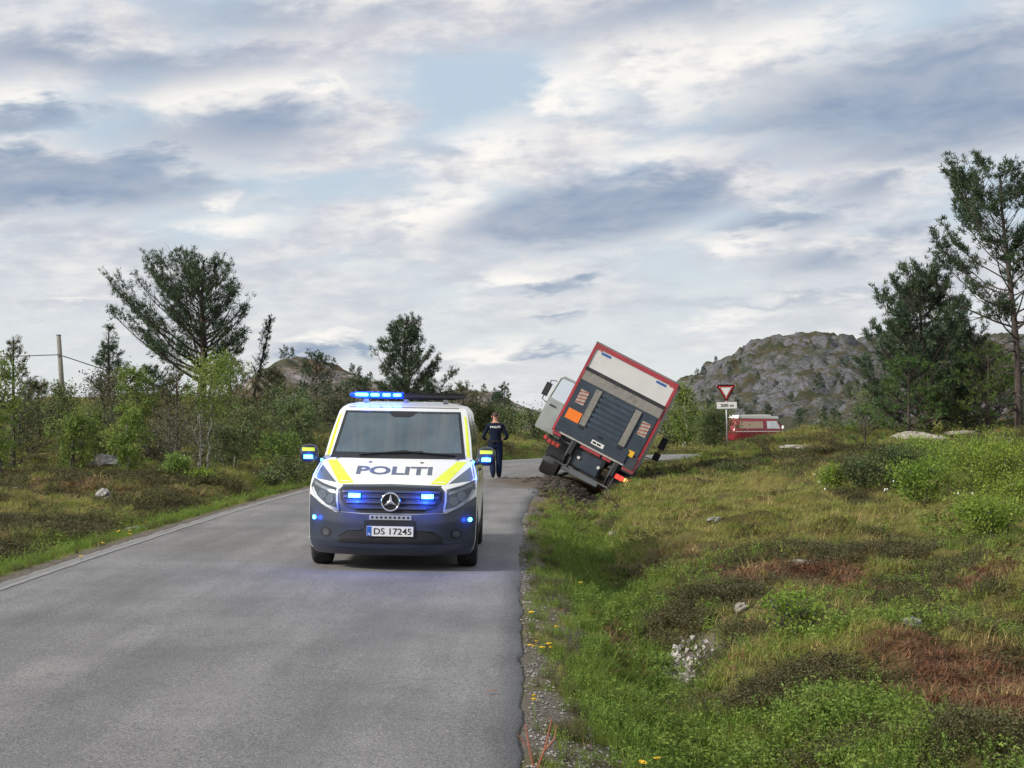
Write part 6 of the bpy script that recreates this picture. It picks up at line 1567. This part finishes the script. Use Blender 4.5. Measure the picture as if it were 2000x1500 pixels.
    hm = bpy.data.meshes.new('hair'); bm.to_mesh(hm); bm.free(); mesh_obj('hair', hm, M['hair'], root)
    for s in (-1, 1):
        mb = MB(); mb.tube([(s * .080, .035, 1.645), (s * .096, .02, 1.665), (s * .097, .015, 1.69), (s * .082, .03, 1.70)], [.010, .014, .013, .008], 8); mb.build('ear', M['skin'], root, True)
        mb = MB(); mb.cyl((s * .032, .128, 1.69), (0, 1, 0), .012, .012, 10); mb.build('eye', M['plate_white'], root)
    mb = MB(); mb.tube([(0, .125, 1.70), (0, .150, 1.665), (0, .128, 1.655)], [.010, .014, .010], 8); mb.build('nose', M['skin'], root, True)
    mb = MB(); mb.tube([(-.025, .118, 1.62), (0, .126, 1.618), (.025, .118, 1.62)], [.005, .007, .005], 6); mb.build('mouth', M['sticker_red'], root, True)
    mb = MB(); ring = [(.172 * math.cos(a), .135 * math.sin(a), 1.005) for a in np.linspace(0, 2 * math.pi, 33)]
    for q in range(32):
        a, b = ring[q], ring[q + 1]; mb.add([(a[0], a[1], .982), (b[0], b[1], .982), (b[0], b[1], 1.028), (a[0], a[1], 1.028)], [(0, 1, 2, 3)])
    mb.box((-.185, -.03, .965), (.05, .07, .12)); mb.box((.18, .02, .97), (.05, .06, .10)); mb.box((-.08, -.14, .99), (.07, .04, .07)); mb.build('belt', M['boots'], root)
    # lettering across the back, laid on the jacket
    P2, F2 = text_mesh('POLITI', .04)
    from mathutils.bvhtree import BVHTree
    bvh = BVHTree.FromPolygons([v.co[:] for v in m2.vertices], [tuple(p.vertices) for p in m2.polygons])
    V = []
    for p in P2:
        x_, z_ = p[0] * .27, 1.395 + p[1] * .055
        h = bvh.ray_cast(Vector((x_, -1, z_)), Vector((0, 1, 0)))[0]; V.append((x_, (h.y if h else -.09) - .006, z_))
    mesh_obj('back_lettering', fast_mesh('back_lettering', np.array(V), F2), M['sticker_white'], root)
build_officer()

# ------------------------------------------------------------------ small things on the road
mb = MB(); mb.add([(-.05, 0, 0), (-.02, .015, .006), (.03, .012, .012), (.055, 0, .004), (.03, -.014, .01), (-.02, -.013, .004)], [(0, 1, 2, 5), (2, 3, 4, 5)])
Y = 3200 * EYE / (1350 - 808); o = mb.build('dry_leaf', M['bracken']); o.location = (at(960, Y), Y, float(road_z(0, Y, 2.4)) + .018); tag(o, 'brown dry leaf lying on the asphalt near the right edge', 'leaf')
mb = MB(); r = np.random.default_rng(5)
mb.tube([(0, 0, -.03), (-.03, 0, .10), (-.05, .02, .22)], [.006, .005, .003], 5); mb.tube([(0, 0, -.03), (.05, 0, .10), (.085, .01, .25)], [.006, .005, .003], 5); mb.tube([(.04, 0, .08), (.10, 0, .15), (.11, .02, .22)], [.005, .004, .002], 5); mb.tube([(-.03, 0, .1), (-.09, 0, .17)], [.004, .002], 5)
M['red_twig'] = material('red_twig', (.30, .10, .06), .7)
X, Y = .118, 8.35; o = mb.build('bare_twig', M['red_twig']); o.location = (X, Y, gz(X, Y)); tag(o, 'reddish bare twig sprouting at the road edge in the foreground', 'twig')
